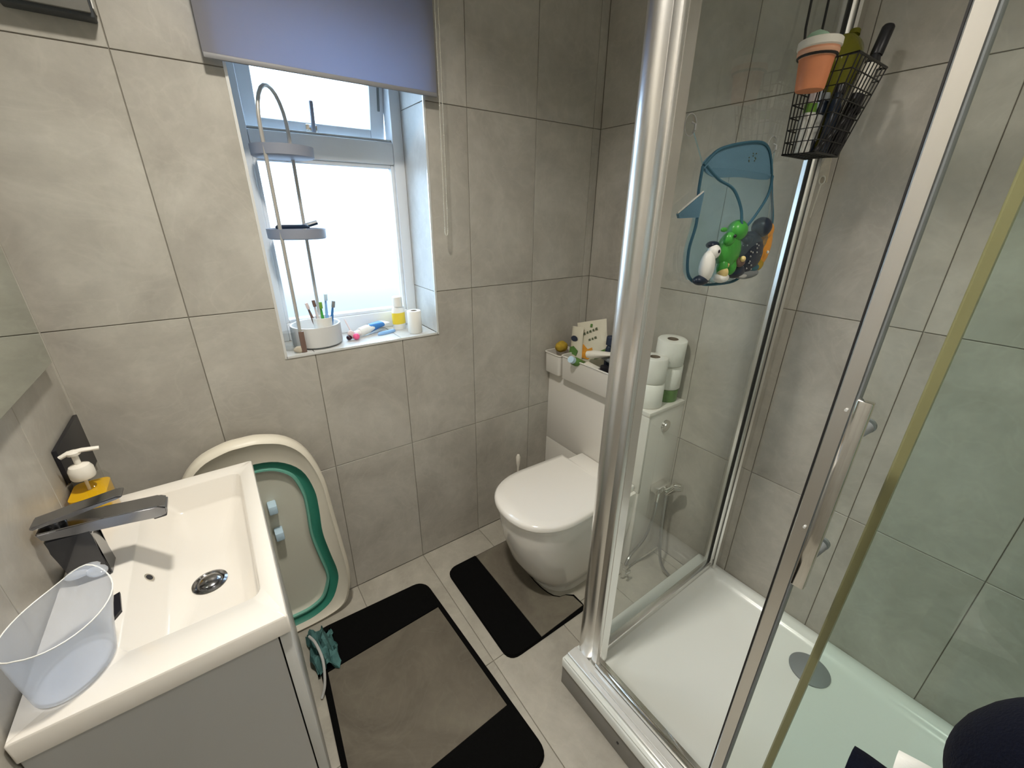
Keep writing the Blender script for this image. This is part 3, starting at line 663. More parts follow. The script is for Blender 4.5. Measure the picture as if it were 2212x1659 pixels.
# large wipes packet: faces -x, leaning
t = thing('wipes_packet', 'large cream wipes packet with green lettering and orange fruit print', 'wipes packet', (1.665, -0.250, 0.800), (R_(-12), R_(-17), R_(-76)), local=True)
def patch(t, pts, m, name, y=-0.0182):
    g = G(); prism(g, pts, y, y-0.0006, 'y'); return obj(name, g, m, t, local=True, smooth=False)
pouch(t, 0.150, 0.250, 0.036, M['pack'])
patch(t, [(-0.074, 0.098), (-0.02, 0.080), (0.010, 0.098), (0.006, 0.132), (-0.018, 0.126), (-0.038, 0.150), (-0.074, 0.132)], M['oprint'], 'fruit_print', -0.0186)
patch(t, [(0.012, 0.078), (0.068, 0.090), (0.076, 0.122), (0.046, 0.114), (0.022, 0.098)], M['leaf'], 'leaf_print', -0.0186)
for (x, z, w) in ((-0.030, 0.196, 0.013), (-0.014, 0.200, 0.011), (0.001, 0.203, 0.013), (0.017, 0.207, 0.011), (0.032, 0.211, 0.013)):
    patch(t, [(x-w/2, z-0.005), (x+w/2, z-0.005), (x+w/2-0.002, z+0.006), (x-w/2+0.002, z+0.004)], M['ink'], 'lettering', -0.0172)
for (x, z, w) in ((-0.004, 0.166, 0.012), (0.011, 0.169, 0.010), (0.026, 0.173, 0.012)):
    patch(t, [(x-w/2, z-0.005), (x+w/2, z-0.004), (x+w/2-0.002, z+0.006), (x-w/2, z+0.004)], M['ink'], 'lettering', -0.0184)
patch(t, [(0.000, 0.222), (0.010, 0.220), (0.014, 0.234), (0.004, 0.236)], M['leaf'], 'leaf_emblem', -0.0150)
t = thing('wipes_packet', 'narrow cream wipes packet with a dark blue oval, left of the large packet', 'wipes packet', (1.640, -0.148, 0.79), (R_(-6), R_(-8), R_(-95)), local=True)
pouch(t, 0.080, 0.215, 0.034, M['pack'])
patch(t, [(0.023*cos(a*pi/8), 0.162+0.013*sin(a*pi/8)) for a in range(16)], M['darkink'], 'dark_oval', -0.0172)
patch(t, [(-0.03, 0.095), (0.02, 0.085), (0.03, 0.110), (0.0, 0.128), (-0.028, 0.120)], M['leaf'], 'leaf_print', -0.0178)
# sponge duck, bottles, tubes
g = G(); ball(g, (1.640, -0.045, 0.893), 0.033, 0.026, 0.026, n=20, m=14)
for v in g.verts: v.co += (v.co-Vector((1.64, -0.045, 0.893)))*0.16*noise.noise(v.co*60)
tag(obj('bath_sponge', g, M['mustard'], None), 'mustard yellow bath sponge in the small bin by the back wall', 'sponge')
def bottle(name, label, cat, loc, rot, prof, m, cap=None, capm=None, sy=0.7, lab=None, labm=None, group=None):
    t = thing(name, label, cat, loc, rot, group, local=True)
    g = G(); lathe(g, prof, n=22, sy=sy); obj('bottle_body', g, m, t, local=True)
    if cap: g = G(); lathe(g, cap, n=18); obj('cap', g, capm, t, local=True)
    if lab:
        r, z0, z1 = lab; g = G(); lathe(g, [(r, z0), (r+0.0006, z0+0.0005), (r+0.0006, z1-0.0005), (r, z1)], n=22, sy=sy, cap=(False, False)); obj('label', g, labm, t, local=True)
    return t
def bp(r, h, neck=0.012): return [(r*0.9, 0), (r, 0.004), (r, h*0.78), (r*0.75, h*0.92), (neck, h)]
bottle('green_bottle', 'green shower gel bottle lying among the toiletries in the long bin', 'bottle', (1.625, -0.205, 0.852), (R_(62), 0, R_(-80)), bp(0.027, 0.085), M['leaf'], [(0.015, 0.083), (0.015, 0.103)], M['paleblue'])
def aim(p0, p1):
    return tuple((Vector(p1)-Vector(p0)).to_track_quat('Z', 'Y').to_euler())
def tubeobj(loc, rot, L, r, m, label, capm=None):
    t = thing('cream_tube', label, 'tube', loc, rot, local=True)
    g = G(); loft(g, [oval(0, 0, r*1.25, 0.001, 0), oval(0, 0, r*1.15, r*0.5, L*0.3), oval(0, 0, r, r, L*0.85), oval(0, 0, r, r, L)]); obj('tube_body', g, m, t, local=True)
    g = G(); lathe(g, [(r*0.95, L), (r*0.9, L+0.022), (r*0.7, L+0.024)], n=20); obj('cap', g, capm or m, t, local=True)
    return t
tubeobj((1.640, -0.385, 0.948), aim((1.640, -0.385, 0.948), (1.612, -0.235, 0.912)), 0.128, 0.017, M['cream'], 'white cream tube lying across the long bin')
tubeobj((1.688, -0.350, 0.930), (R_(80), 0, R_(-18)), 0.11, 0.013, M['pinkw'], 'pale tube with white cap behind the white cream tube', M['white'])
tubeobj((1.668, -0.275, 0.905), (R_(84), 0, R_(-22)), 0.10, 0.014, M['grey'], 'dark grey tube wedged beneath the large wipes packet', M['black'])
bottle('navy_bottle', 'navy blue bottle top showing at the post end of the long bin', 'bottle', (1.672, -0.312, 0.868), (0, 0, 0), bp(0.024, 0.10), M['tnavy'], [(0.020, 0.098), (0.019, 0.130), (0.015, 0.134)], M['darkink'])
bottle('plum_bottle', 'dark plum bottle at the front of the long bin', 'bottle', (1.612, -0.335, 0.785), (R_(6), 0, 0), bp(0.030, 0.100), M['plum'], [(0.020, 0.092), (0.019, 0.105)], M['black'])
t = thing('soap_carton', 'small cream carton at the front of the long bin', 'carton', (1.606, -0.262, 0.785), (R_(10), R_(-4), R_(8)), local=True)
g = G(); box(g, -0.022, 0.022, -0.034, 0.034, 0, 0.092, 0.003); obj('carton_body', g, M['cream'], t, local=True)
g = G(); box(g, -0.0228, -0.0222, -0.024, 0.024, 0.060, 0.082); obj('printed_label', g, M['cyellow'], t, local=True)
t = thing('foil_packet', 'crinkled silver-grey packet behind the front stack of toilet rolls', 'packet', (1.72, -0.475, CT+0.001), (0, 0, R_(-70)), local=True)
pouch(t, 0.05, 0.19, 0.03, M['greyl'])

# ---------------------------------------------------------------- shower tray and enclosure
SX, SY0, SY1, SZ = 1.036, -1.93, -0.787, 0.120
t = thing('shower_tray', 'white acrylic shower tray on a grey plinth in the right corner', 'shower tray', (1.43, -1.35, 0))
g = G(); box(g, SX+0.004, W-0.001, SY0+0.004, SY1-0.004, 0.0, 0.088, 0.001); obj('plinth', g, M['riser'], t)
g = G(); x0, x1, y0, y1 = SX, W-0.0015, SY0, SY1
loft(g, [rr3(x0, x1, y0, y1, 0.008, 0.088), rr3(x0, x1, y0, y1, 0.008, SZ-0.004), rr3(x0+0.003, x1-0.003, y0+0.003, y1-0.003, 0.008, SZ),
         rr3(x0+0.105, x1-0.045, y0+0.05, y1-0.105, 0.03, SZ), rr3(x0+0.112, x1-0.052, y0+0.057, y1-0.112, 0.03, SZ-0.010), rr3(x0+0.14, x1-0.078, y0+0.085, y1-0.14, 0.03, SZ-0.024),
         rr3(x0+0.35, x1-0.2, y0+0.3, y1-0.35, 0.03, SZ-0.028)])
obj('tray_body', g, M['acryl'], t, ang=60)
g = G(); lathe(g, [(0.057, -0.002), (0.058, 0.004), (0.050, 0.010), (0.001, 0.013)], (1.690, -1.275, SZ-0.026), 36); obj('waste_cover', g, M['grey'], t)
g = G(); cyl(g, (SX+0.0045, -1.035, 0.045), (SX+0.002, -1.035, 0.045), 0.004, n=12); obj('screw_cap', g, M['black'], t)

t = thing('shower_enclosure', 'chrome framed sliding shower enclosure with glass panels', 'shower enclosure', (1.3, -1.2, SZ))
GX = 1.112        # door plane
GY = -0.850       # side panel plane
g = G()           # floor track along the tray edge
box(g, 1.040, 1.050, SY0+0.02, -0.795, SZ, SZ+0.006, 0.002); obj('silicone_bead', g, M['acryl'], t)
g = G(); box(g, 1.058, 1.100, SY0+0.02, -0.79, SZ, SZ+0.010, 0.004)
box(g, 1.072, 1.076, SY0+0.02, -0.88, SZ+0.009, SZ+0.016, 0.001)
obj('bottom_track', g, M['alu'], t)
g = G(); box(g, 1.100, 1.104, SY0+0.02, -0.875, SZ, SZ+0.022, 0.001); box(g, 1.120, 1.124, SY0+0.02, -0.875, SZ, SZ+0.016, 0.001); box(g, 1.100, 1.140, SY0+0.02, -0.875, SZ, SZ+0.006, 0.001); obj('door_guide', g, M['chrome'], t)
TOP = 2.02
# corner post: rounded outer faces
PPx = [(1.152, -0.878), (1.152, -0.800), (1.110, -0.797)]
g = G(); prof = [(1.150, -0.877), (1.111, -0.877), (1.1055, -0.8745), (1.1035, -0.869), (1.1035, -0.856), (1.1065, -0.8525)] + [(1.1065-0.0095*sin(pi*k/10)**0.7-0.002*k/10*0, -0.851+0.053*k/10) for k in range(1, 10)] + [(1.1065, -0.797), (1.150, -0.797)]
prism(g, prof, SZ+0.002, TOP); obj('corner_post', g, M['chromeb'], t, ang=28)
g = G(); box(g, 1.118, 1.150, -0.8785, -0.8765, SZ+0.002, TOP); obj('post_insert', g, M['chromeb'], t, smooth=False)
g = G(); prism(g, [(W-0.001, -0.875), (1.800, -0.875), (1.797, -0.868), (1.800, -0.862), (1.803, -0.858), (1.796, -0.852), (1.790, -0.843), (1.792, -0.832), (1.800, -0.825), (W-0.001, -0.824)], SZ+0.002, TOP); obj('wall_jamb', g, M['chromeb'], t, ang=28)
g = G(); box(g, 1.785, 1.794, -0.8535, -0.8465, SZ+0.03, TOP); obj('jamb_gasket', g, M['gasket'], t, smooth=False)
g = G(); box(g, 1.150, 1.790, GY-0.012, GY+0.012, SZ, SZ+0.030, 0.003); obj('side_rail', g, M['chromeb'], t)
g = G(); box(g, 1.145, 1.800, GY-0.003, GY+0.003, SZ+0.024, TOP-0.02); obj('side_glass', g, M['glass'], t, smooth=False)
g = G(); box(g, 1.10, 1.83, GY-0.02, GY+0.02, TOP-0.02, TOP+0.02, 0.003); box(g, 1.09, 1.145, SY0+0.02, -0.83, TOP-0.02, TOP+0.02, 0.003); obj('top_rail', g, M['chrome'], t)
g = G(); box(g, 1.100, 1.106, -1.76, -1.262, SZ+0.012, TOP-0.02)
dg = obj('sliding_door', g, M['glass'], t, smooth=False, label='sliding glass door, half open')
g = G(); prism(g, [(1.092, -1.2730), (1.092, -1.2535), (1.095, -1.2505), (1.113, -1.2505), (1.115, -1.2535), (1.115, -1.2730)], SZ+0.012, TOP-0.02); obj('leading_edge', g, M['chromeb'], dg, ang=25)
g = G(); box(g, 1.094, 1.113, -1.2508, -1.2485, SZ+0.012, TOP-0.02); obj('edge_gasket', g, M['gasket'], dg, smooth=False)
g = G(); box(g, 1.094, 1.113, -1.2768, -1.2728, SZ+0.012, TOP-0.02); obj('inner_edge_strip', g, M['grey'], dg, smooth=False)
g = G(); box(g, 1.046, 1.060, -1.3035, -1.2845, 0.905, 1.245, 0.0022); hd = obj('door_handle', g, M['chrome'], dg)
for z in (0.965, 1.190):
    g = G(); cyl(g, (1.060, -1.294, z), (1.100, -1.294, z), 0.0075, 0.010); cyl(g, (1.106, -1.294, z), (1.112, -1.294, z), 0.011); obj('handle_mount', g, M['grey'], hd)
for z in (0.99, 1.21):
    g = G(); cyl(g, (1.092, -1.268, z), (1.089, -1.268, z), 0.0022, n=10); obj('screw', g, M['alu'], dg)
g = G(); box(g, 1.124, 1.130, -1.92, -1.345, SZ+0.006, TOP-0.02); fg = obj('fixed_panel', g, M['glassf'], t, smooth=False, label='fixed green-tinted glass panel')
g = G(); prism(g, [(1.119, -1.347), (1.117, -1.337), (1.121, -1.334), (1.132, -1.334), (1.135, -1.347)], SZ+0.006, TOP-0.02); obj('panel_seal', g, M['gold'], fg)
g = G(); box(g, 1.09, 1.15, -1.93, -1.90, SZ, TOP, 0.002); obj('end_post', g, M['chrome'], t)

# ---------------------------------------------------------------- toy bag on the side glass
t = thing('toy_bag', 'blue net bath toy bag with fins, hung on the shower side glass', 'toy bag', (1.42, -0.86, 1.30))
yb = GY-0.004
def bz(z, s):   # bulge towards the camera
    return yb-0.004-0.055*max(0, sin(pi*min(1, max(0, (1.56-z)/0.26))))**0.7*s
BO = [(1.262, 1.570), (1.262, 1.520), (1.258, 1.460), (1.246, 1.400), (1.262, 1.345), (1.315, 1.322), (1.40, 1.315), (1.48, 1.318), (1.54, 1.345), (1.600, 1.395), (1.606, 1.460), (1.588, 1.530), (1.562, 1.580)]
def bagface(sgn):
    g = G(); rows = []
    zs = [1.315+ (1.575-1.315)*i/14 for i in range(15)]
    P = spline([(x, z, 0) for x, z in BO], 6)
    def xl(z):
        c = [p for p in P if p.x < 1.42]; return min(c, key=lambda p: abs(p.y-z)).x
    def xr(z):
        c = [p for p in P if p.x >= 1.42]; return min(c, key=lambda p: abs(p.y-z)).x
    for z in zs:
        a, b = xl(z), xr(z)
        rows.append([(a+(b-a)*k/16, (bz(z, max(0, sin(pi*k/16))**0.6)-0.002) if sgn else yb-0.003, z) for k in range(17)])
    return rows, g
rows, g = bagface(True)
loft(g, rows, cap=(False, False), close=False); obj('net_front', g, M['mesh'], t, ang=80)
rows, g = bagface(False)
loft(g, rows, cap=(False, False), close=False); obj('net_back', g, M['mesh'], t, ang=80)
edge = [(x, yb-0.006 if z > 1.5 else yb-0.016, z) for x, z in BO]
g = G(); tube(g, spline(edge, 6), 0.0035, 6); obj('piping', g, M['bagpipe'], t)
top = [(1.262, 1.572), (1.300, 1.600), (1.35, 1.615), (1.425, 1.628), (1.485, 1.632), (1.520, 1.622), (1.545, 1.598), (1.562, 1.572), (1.545, 1.557), (1.42, 1.557), (1.31, 1.552)]
g = G(); prism(g, [(p.x, p.y) for p in spline([(x, z, 0) for x, z in top], 4, closed=True)], yb-0.007, yb-0.003, 'y'); obj('top_panel', g, M['bagblue'], t, label='solid blue cloth panel')
g = G(); tube(g, spline([(x, yb-0.008, z) for x, z in top[:8]], 6), 0.0035, 6); obj('panel_piping', g, M['bagpipe'], t)
g = G(); tube(g, spline([(1.268, yb-0.012, 1.570), (1.292, yb-0.03, 1.545), (1.330, yb-0.045, 1.527), (1.358, yb-0.055, 1.490), (1.368, yb-0.06, 1.455), (1.385, yb-0.06, 1.450), (1.43, yb-0.055, 1.475), (1.50, yb-0.04, 1.520), (1.562, yb-0.012, 1.565)], 6), 0.003, 6); obj('mouth_binding', g, M['bagpipe'], t)
g = G(); prism(g, [(1.182, 1.476), (1.262, 1.520), (1.258, 1.470), (1.188, 1.468)], yb-0.020, yb-0.014, 'y'); obj('fin', g, M['bagblue'], t, smooth=False)
g = G(); tube(g, [(1.182, yb-0.017, 1.478), (1.262, yb-0.017, 1.521)], 0.002, 6); obj('fin_edge', g, M['paper'], t)
g = G()
for a in range(9): ball(g, (1.455+0.02*cos(a*0.8)*(1 if a % 2 else .6), yb-0.0075, 1.600+0.010*sin(a*1.1)-(0.012 if a > 6 else 0)), 0.0024, 0.001, 0.0016, n=6, m=4)
b = obj('printed_face', g, M['ink'], t); b['kind'] = 'stuff'
for x, z, x2, z2 in ((1.205, 1.640, 1.262, 1.572), (1.548, 1.632, 1.562, 1.572)):
    g = G(); cyl(g, (x, yb+0.001, z), (x, yb-0.004, z), 0.020, 0.008, 24); c = obj('suction_cup', g, M['clear'], t)
    g = G(); tube(g, [(x+0.0195*cos(a*pi/10), yb-0.0005, z+0.0195*sin(a*pi/10)) for a in range(20)], 0.0011, 5, closed=True); obj('cup_edge', g, M['greyl'], c)
    g = G(); tube(g, [(x, yb-0.003, z+0.004), (x+0.002, yb-0.010, z), (x, yb-0.012, z-0.010), (x+0.001, yb-0.007, z-0.014)], 0.0022, 6); obj('hook', g, M['greyl'], c)
    g = G(); tube(g, [(x, yb-0.009, z-0.012), (x2, yb-0.006, z2)], 0.0016, 6); obj('loop', g, M['mesh'], t)
# toys
yt = yb-0.036
def toy(name, label, parts, cat='bath toy'):
    c0 = parts[0][1]
    t = thing(name, label, cat, c0, group='bath toys in the net bag')
    for nm, c, r, m in parts:
        g = G(); ball(g, c, *r); obj(nm, g, M[m], t)
    return t
toy('toy_dinosaur', 'shiny green dinosaur-shaped bath toy in the net bag', [('body', (1.366, yt-0.006, 1.398), (0.042, 0.020, 0.044), 'tgreen'), ('head', (1.376, yt-0.012, 1.442), (0.030, 0.020, 0.024), 'tgreen'), ('snout', (1.340, yt-0.016, 1.425), (0.016, 0.012, 0.015), 'tgreen'),
    ('horn', (1.318, yt-0.012, 1.445), (0.013, 0.004, 0.005), 'tgreen'), ('leg', (1.345, yt-0.010, 1.362), (0.014, 0.012, 0.020), 'tgreen'), ('leg', (1.380, yt-0.012, 1.362), (0.014, 0.012, 0.020), 'tgreen'), ('eye', (1.337, yt-0.030, 1.432), (0.004, 0.003, 0.004), 'black')])
toy('toy_penguin', 'black and white penguin bath toy at the left bottom of the net bag', [('body', (1.290, yt-0.004, 1.366), (0.020, 0.016, 0.036), 'white'), ('head', (1.304, yt-0.006, 1.398), (0.017, 0.014, 0.016), 'white'), ('cap', (1.308, yt+0.002, 1.412), (0.019, 0.013, 0.009), 'tnavy'), ('wing', (1.312, yt+0.004, 1.368), (0.011, 0.014, 0.034), 'tnavy'), ('foot', (1.282, yt, 1.336), (0.026, 0.014, 0.012), 'tnavy'), ('eye', (1.301, yt-0.020, 1.400), (0.003, 0.002, 0.004), 'black')])
t = toy('toy_whale', 'dark navy spotted whale bath toy filling the middle of the net bag', [('body', (1.462, yt-0.002, 1.388), (0.066, 0.024, 0.052), 'tnavy'), ('head', (1.500, yt-0.006, 1.448), (0.028, 0.022, 0.024), 'tnavy'), ('tail', (1.420, yt-0.004, 1.350), (0.035, 0.018, 0.020), 'tnavy'), ('fin', (1.432, yt-0.010, 1.420), (0.020, 0.012, 0.013), 'tnavy')])
g = G(); random.seed(5)
for k in range(40):
    a, b = random.uniform(-1, 1), random.uniform(-1, 1)
    if a*a+b*b < .9: ball(g, (1.455+0.052*a, yt-0.004-0.0235*math.sqrt(1-a*a-b*b if a*a+b*b < 1 else 0), 1.385+0.046*b), 0.0022, n=6, m=4)
s = obj('spots', g, M['greyl'], t); s['kind'] = 'stuff'
toy('toy_fish', 'orange fish bath toy at the right side of the net bag', [('body', (1.560, yt+0.006, 1.402), (0.028, 0.014, 0.050), 'orange'), ('head', (1.540, yt-0.002, 1.440), (0.026, 0.013, 0.020), 'orange'), ('tail', (1.545, yt+0.006, 1.356), (0.030, 0.010, 0.018), 'mustard'), ('eye', (1.545, yt-0.014, 1.388), (0.004, 0.003, 0.004), 'white')])
toy('toy_duck', 'small cream-yellow duck bath toy at the bottom of the net bag', [('body', (1.348, yt-0.010, 1.338), (0.024, 0.016, 0.012), 'white'), ('chest', (1.345, yt-0.014, 1.350), (0.014, 0.012, 0.014), 'cyellow'), ('head', (1.353, yt-0.014, 1.368), (0.008, 0.007, 0.009), 'cyellow')])
toy('toy_shell', 'beige and brown shell-shaped bath toy in front of the green dinosaur', [('shell', (1.398, yt-0.022, 1.372), (0.016, 0.010, 0.012), 'brown'), ('knob', (1.393, yt-0.030, 1.380), (0.008, 0.006, 0.007), 'cyellow')])
toy('toy_boat', 'teal and grey boat bath toy lying at the bottom right of the net bag', [('hull', (1.480, yt-0.002, 1.338), (0.056, 0.018, 0.014), 'grey'), ('deck', (1.490, yt-0.006, 1.352), (0.034, 0.014, 0.012), 'tteal'), ('stripe', (1.440, yt-0.016, 1.335), (0.018, 0.004, 0.005), 'greyl')])

# ---------------------------------------------------------------- wire caddy, cup and bottles hung inside the shower
t = thing('wire_basket', 'black wire shower caddy hung over the top of the side glass', 'basket', (1.64, -0.93, 1.61))
X0, X1, Y0, Y1 = 1.556, 1.728, -0.985, -0.874      # top rim
x0, x1, y0, y1 = 1.568, 1.700, -0.945, -0.874      # floor
ZT, ZB = 1.790, 1.612
def cp(u, v):   # u round the rim 0..4, v height 0..1
    c = [((x0, y1), (X0, Y1)), ((x0, y0), (X0, Y0)), ((x1, y0), (X1, Y0)), ((x1, y1), (X1, Y1))]
    i = int(u) % 4; f = u-int(u); (a, A), (b, B) = c[i], c[(i+1) % 4]
    lo = (a[0]+(b[0]-a[0])*f, a[1]+(b[1]-a[1])*f); hi = (A[0]+(B[0]-A[0])*f, A[1]+(B[1]-A[1])*f)
    return (lo[0]+(hi[0]-lo[0])*v, lo[1]+(hi[1]-lo[1])*v, ZB+(ZT-ZB)*v)
g = G(); tube(g, [cp(i, 1) for i in range(4)], 0.0028, 8, closed=True); obj('rim', g, M['wire'], t)
g = G(); tube(g, [cp(i, 0) for i in range(4)], 0.0024, 8, closed=True); obj('floor_rim', g, M['wire'], t)
for face, n in ((0, 6), (1, 9), (2, 6), (3, 9)):
    for k in range(n):
        g = G(); tube(g, [cp(face+k/n, 0), cp(face+k/n, 1)], 0.0015, 5); obj('wire', g, M['wire'], t)
for v in (1/7, 2/7, 3/7, 4/7, 5/7, 6/7):
    g = G(); tube(g, [cp(i, v) for i in range(4)], 0.0015, 5, closed=True); obj('wire', g, M['wire'], t)
for k in range(1, 8):
    g = G(); x = x0+(x1-x0)*k/8; tube(g, [(x, y0, ZB), (x, y1, ZB)], 0.0012, 5); obj('floor_wire', g, M['wire'], t)
for k in range(1, 4):
    g = G(); y = y0+(y1-y0)*k/4; tube(g, [(x0, y, ZB), (x1, y, ZB)], 0.0012, 5); obj('floor_wire', g, M['wire'], t)
for x in (1.560, 1.640):
    g = G(); tube(g, [(x, -0.876, 1.79), (x, -0.866, 1.86), (x, -0.862, 2.05), (x, -0.840, 2.05), (x, -0.838, 2.00)], 0.0028, 6); obj('hanger', g, M['wire'], t)
CX, CY, CZ = 1.512, -0.925, 1.726; CS = 0.86
g = G(); tube(g, [(CX+0.0355*cos(a*pi/12), CY+0.0355*sin(a*pi/12), CZ+0.060) for a in range(24)], 0.0026, 6, closed=True); tube(g, [(CX+0.0355, CY, CZ+0.060), (X0, CY, ZT)], 0.0022, 6); obj('cup_ring', g, M['wire'], t)
t = thing('bath_cup', 'terracotta cup with a cream rim in the ring of the wire caddy', 'cup', (CX, CY, CZ))
g = G(); lathe(g, [(0.026, 0), (0.0275, 0.003), (0.0325, 0.057)], (CX, CY, CZ), 32); obj('cup_body', g, M['terra'], t)
g = G(); lathe(g, [(0.0325, 0.057), (0.038, 0.064), (0.0385, 0.069), (0.036, 0.070), (0.038, 0.073)], (CX, CY, CZ), 32, cap=(False, False)); obj('cup_shoulder', g, M['terral'], t)
g = G(); lathe(g, [(0.038, 0.0728), (0.0405, 0.075), (0.0405, 0.087), (0.038, 0.089), (0.031, 0.088)], (CX, CY, CZ), 32); obj('cup_rim', g, M['cream'], t)
g = G(); ball(g, (CX-0.004, CY+0.004, CZ+0.093), 0.026, 0.022, 0.012, n=18, m=10)
for v in g.verts: v.co += Vector((0, 0, 0.006))*noise.noise(v.co*45); v.co.z = max(v.co.z, CZ+0.0892)
tag(obj('soap_bar', g, M['sage'], None), 'sage green soap lying on top of the terracotta cup', 'soap')
bottle('gel_bottle', 'large translucent olive green gel bottle leaning at the back of the caddy', 'bottle', (1.668, -0.906, ZB+0.003), (R_(-2), R_(15), 0), [(0.012, 0), (0.014, 0.004), (0.022, 0.10), (0.056, 0.175), (0.062, 0.220), (0.048, 0.248), (0.016, 0.264), (0.011, 0.270)], M['olive'], [(0.012, 0.268), (0.011, 0.278)], M['olive'], sy=0.5)
bottle('oil_bottle', 'bottle with a long black cap leaning at the wall end of the caddy', 'bottle', (1.690, -0.935, ZB+0.003), (R_(5), R_(13), 0), [(0.016, 0), (0.018, 0.004), (0.019, 0.195), (0.012, 0.215)], M['black'], [(0.0125, 0.213), (0.0130, 0.216), (0.0125, 0.268), (0.010, 0.272)], M['black'], sy=0.8, lab=(0.0190, 0.13, 0.192), labm=M['cream'])
bottle('lotion_bottle', 'small white bottle with a lime collar and pale pink cap in the caddy corner', 'bottle', (1.590, -0.905, ZB+0.003), (0, R_(-3), 0), [(0.019, 0), (0.021, 0.004), (0.021, 0.066), (0.014, 0.086)], M['white'], [(0.0095, 0.098), (0.0095, 0.128), (0.008, 0.131)], M['pinkw'], sy=0.8, lab=(0.0148, 0.072, 0.100), labm=M['lime'])
t = thing('razor', 'black razor lying across the wire caddy', 'razor', (1.625, -0.92, ZB+0.006), (R_(10), R_(38), R_(-12)), local=True)
g = G(); tube(g, [(0, 0, 0.0), (0.003, 0, 0.06), (0, 0, 0.125)], [0.006, 0.007, 0.005], 10); obj('razor_handle', g, M['black'], t, local=True)
g = G(); box(g, -0.020, 0.020, -0.006, 0.006, 0.118, 0.130, 0.003); obj('razor_head', g, M['black'], t, local=True)
bottle('dark_bottle', 'dark navy bottle standing low in the wire caddy', 'bottle', (1.655, -0.925, ZB+0.004), (R_(-2), R_(10), 0), bp(0.017, 0.13), M['tnavy'], [(0.011, 0.128), (0.011, 0.148)], M['black'])
bottle('flat_bottle', 'grey-labelled bottle beside the dark navy bottle in the wire caddy', 'bottle', (1.640, -0.897, ZB+0.004), (0, R_(14), 0), bp(0.015, 0.12), M['tnavy'], [(0.010, 0.118), (0.010, 0.135)], M['grey'], lab=(0.0153, 0.03, 0.085), labm=M['greyl'])
# cord with tag under the caddy
t = thing('hanging_loop', 'white cord loop with a beige tag hanging under the wire caddy', 'cord', (1.80, -0.888, 1.52))
g = G(); prism(g, [(-0.900, 1.560), (-0.878, 1.560), (-0.876, 1.600), (-0.884, 1.625), (-0.896, 1.622)], 1.800, 1.804, 'x'); obj('tag', g, M['stonep'], t)
g = G(); tube(g, [(1.797, -0.889+0.007*cos(a*pi/8), 1.566+0.010*sin(a*pi/8)) for a in range(16)], 0.0018, 6, closed=True); tube(g, [(1.797, -0.889, 1.556), (1.798, -0.886, 1.51), (1.797, -0.884, 1.470)], 0.0018, 6); obj('cord', g, M['cord'], t)

# ---------------------------------------------------------------- things on the window sill
SZL = WZ0+0.0005
oc = (0.622, 0.098)
t = thing('organiser_stand', 'tiered bathroom organiser with an arched brass handle at the left of the sill', 'organiser', (oc[0], oc[1], SZL))
g = G(); n = 72; rb = lambda k: 0.080+0.0011*cos(k*pi)      # ribbed drum
def ribs(z, s=1.0): return [(oc[0]+(0.077+0.0032*(k % 2))*s*cos(2*pi*k/n), oc[1]+(0.077+0.0032*(k % 2))*s*sin(2*pi*k/n), z) for k in range(n)]
def plain(z, r): return [(oc[0]+r*cos(2*pi*k/n), oc[1]+r*sin(2*pi*k/n), z) for k in range(n)]
loft(g, [plain(SZL+0.006, 0.077), ribs(SZL+0.009), ribs(SZL+0.070), plain(SZL+0.073, 0.079), plain(SZL+0.073, 0.074), plain(SZL+0.012, 0.073)]); obj('base_drum', g, M['ribw'], t, ang=80)
g = G(); lathe(g, [(0.070, 0), (0.070, 0.006)], (*oc, SZL), 32); obj('foot', g, M['grey'], t)
for z in (1.392, 1.618):
    g = G(); lathe(g, [(0.080, 0), (0.084, 0.003), (0.085, 0.030), (0.082, 0.030), (0.080, 0.006)], (oc[0]-0.006, oc[1], z), 40); obj('dish', g, M['traygrey'], t)
a0, a1 = Vector((0.562, 0.040, 0)), Vector((0.648, 0.142, 0))
pts = [Vector((a0.x, a0.y, SZL+0.01)), Vector((a0.x, a0.y, 1.62))]
for k in range(0, 13):
    th = pi*k/12; u = (1-cos(th))/2; p = a0.lerp(a1, u); pts.append(Vector((p.x, p.y, 1.69+0.105*sin(th))))
pts += [Vector((a1.x, a1.y, 1.62)), Vector((a1.x, a1.y, SZL+0.012))]
g = G(); tube(g, pts, 0.0054, 10); obj('arch_handle', g, M['goldtube'], t)
g = G(); box(g, a0.x-0.008, a0.x+0.008, a0.y-0.021, a0.y-0.016, SZL, SZL+0.070, 0.002); obj('front_strap', g, M['brown'], t)
t = thing('hair_brush', 'dark flat brush lying on the middle dish of the organiser', 'brush', (0.62, 0.09, 1.424))
g = G(); loft(g, [oval(0.605, 0.085, 0.050, 0.020, 1.4225, R_(12)), oval(0.605, 0.085, 0.052, 0.022, 1.428, R_(12)), oval(0.605, 0.085, 0.045, 0.017, 1.434, R_(12))]); obj('brush_head', g, M['tnavy'], t)
g = G(); tube(g, [(0.645, 0.10, 1.430), (0.680, 0.098, 1.440)], 0.007, 8); obj('brush_handle', g, M['tnavy'], t)
cx, cy = 0.640, 0.060
t = thing('toothbrush_cup', 'white toothbrush cup standing in the organiser drum', 'cup', (cx, cy, SZL+0.013))
g = G(); lathe(g, [(0.026, 0.0), (0.028, 0.003), (0.031, 0.088), (0.029, 0.088), (0.0265, 0.006)], (cx, cy, SZL+0.013), 28); obj('cup_body', g, M['white'], t)
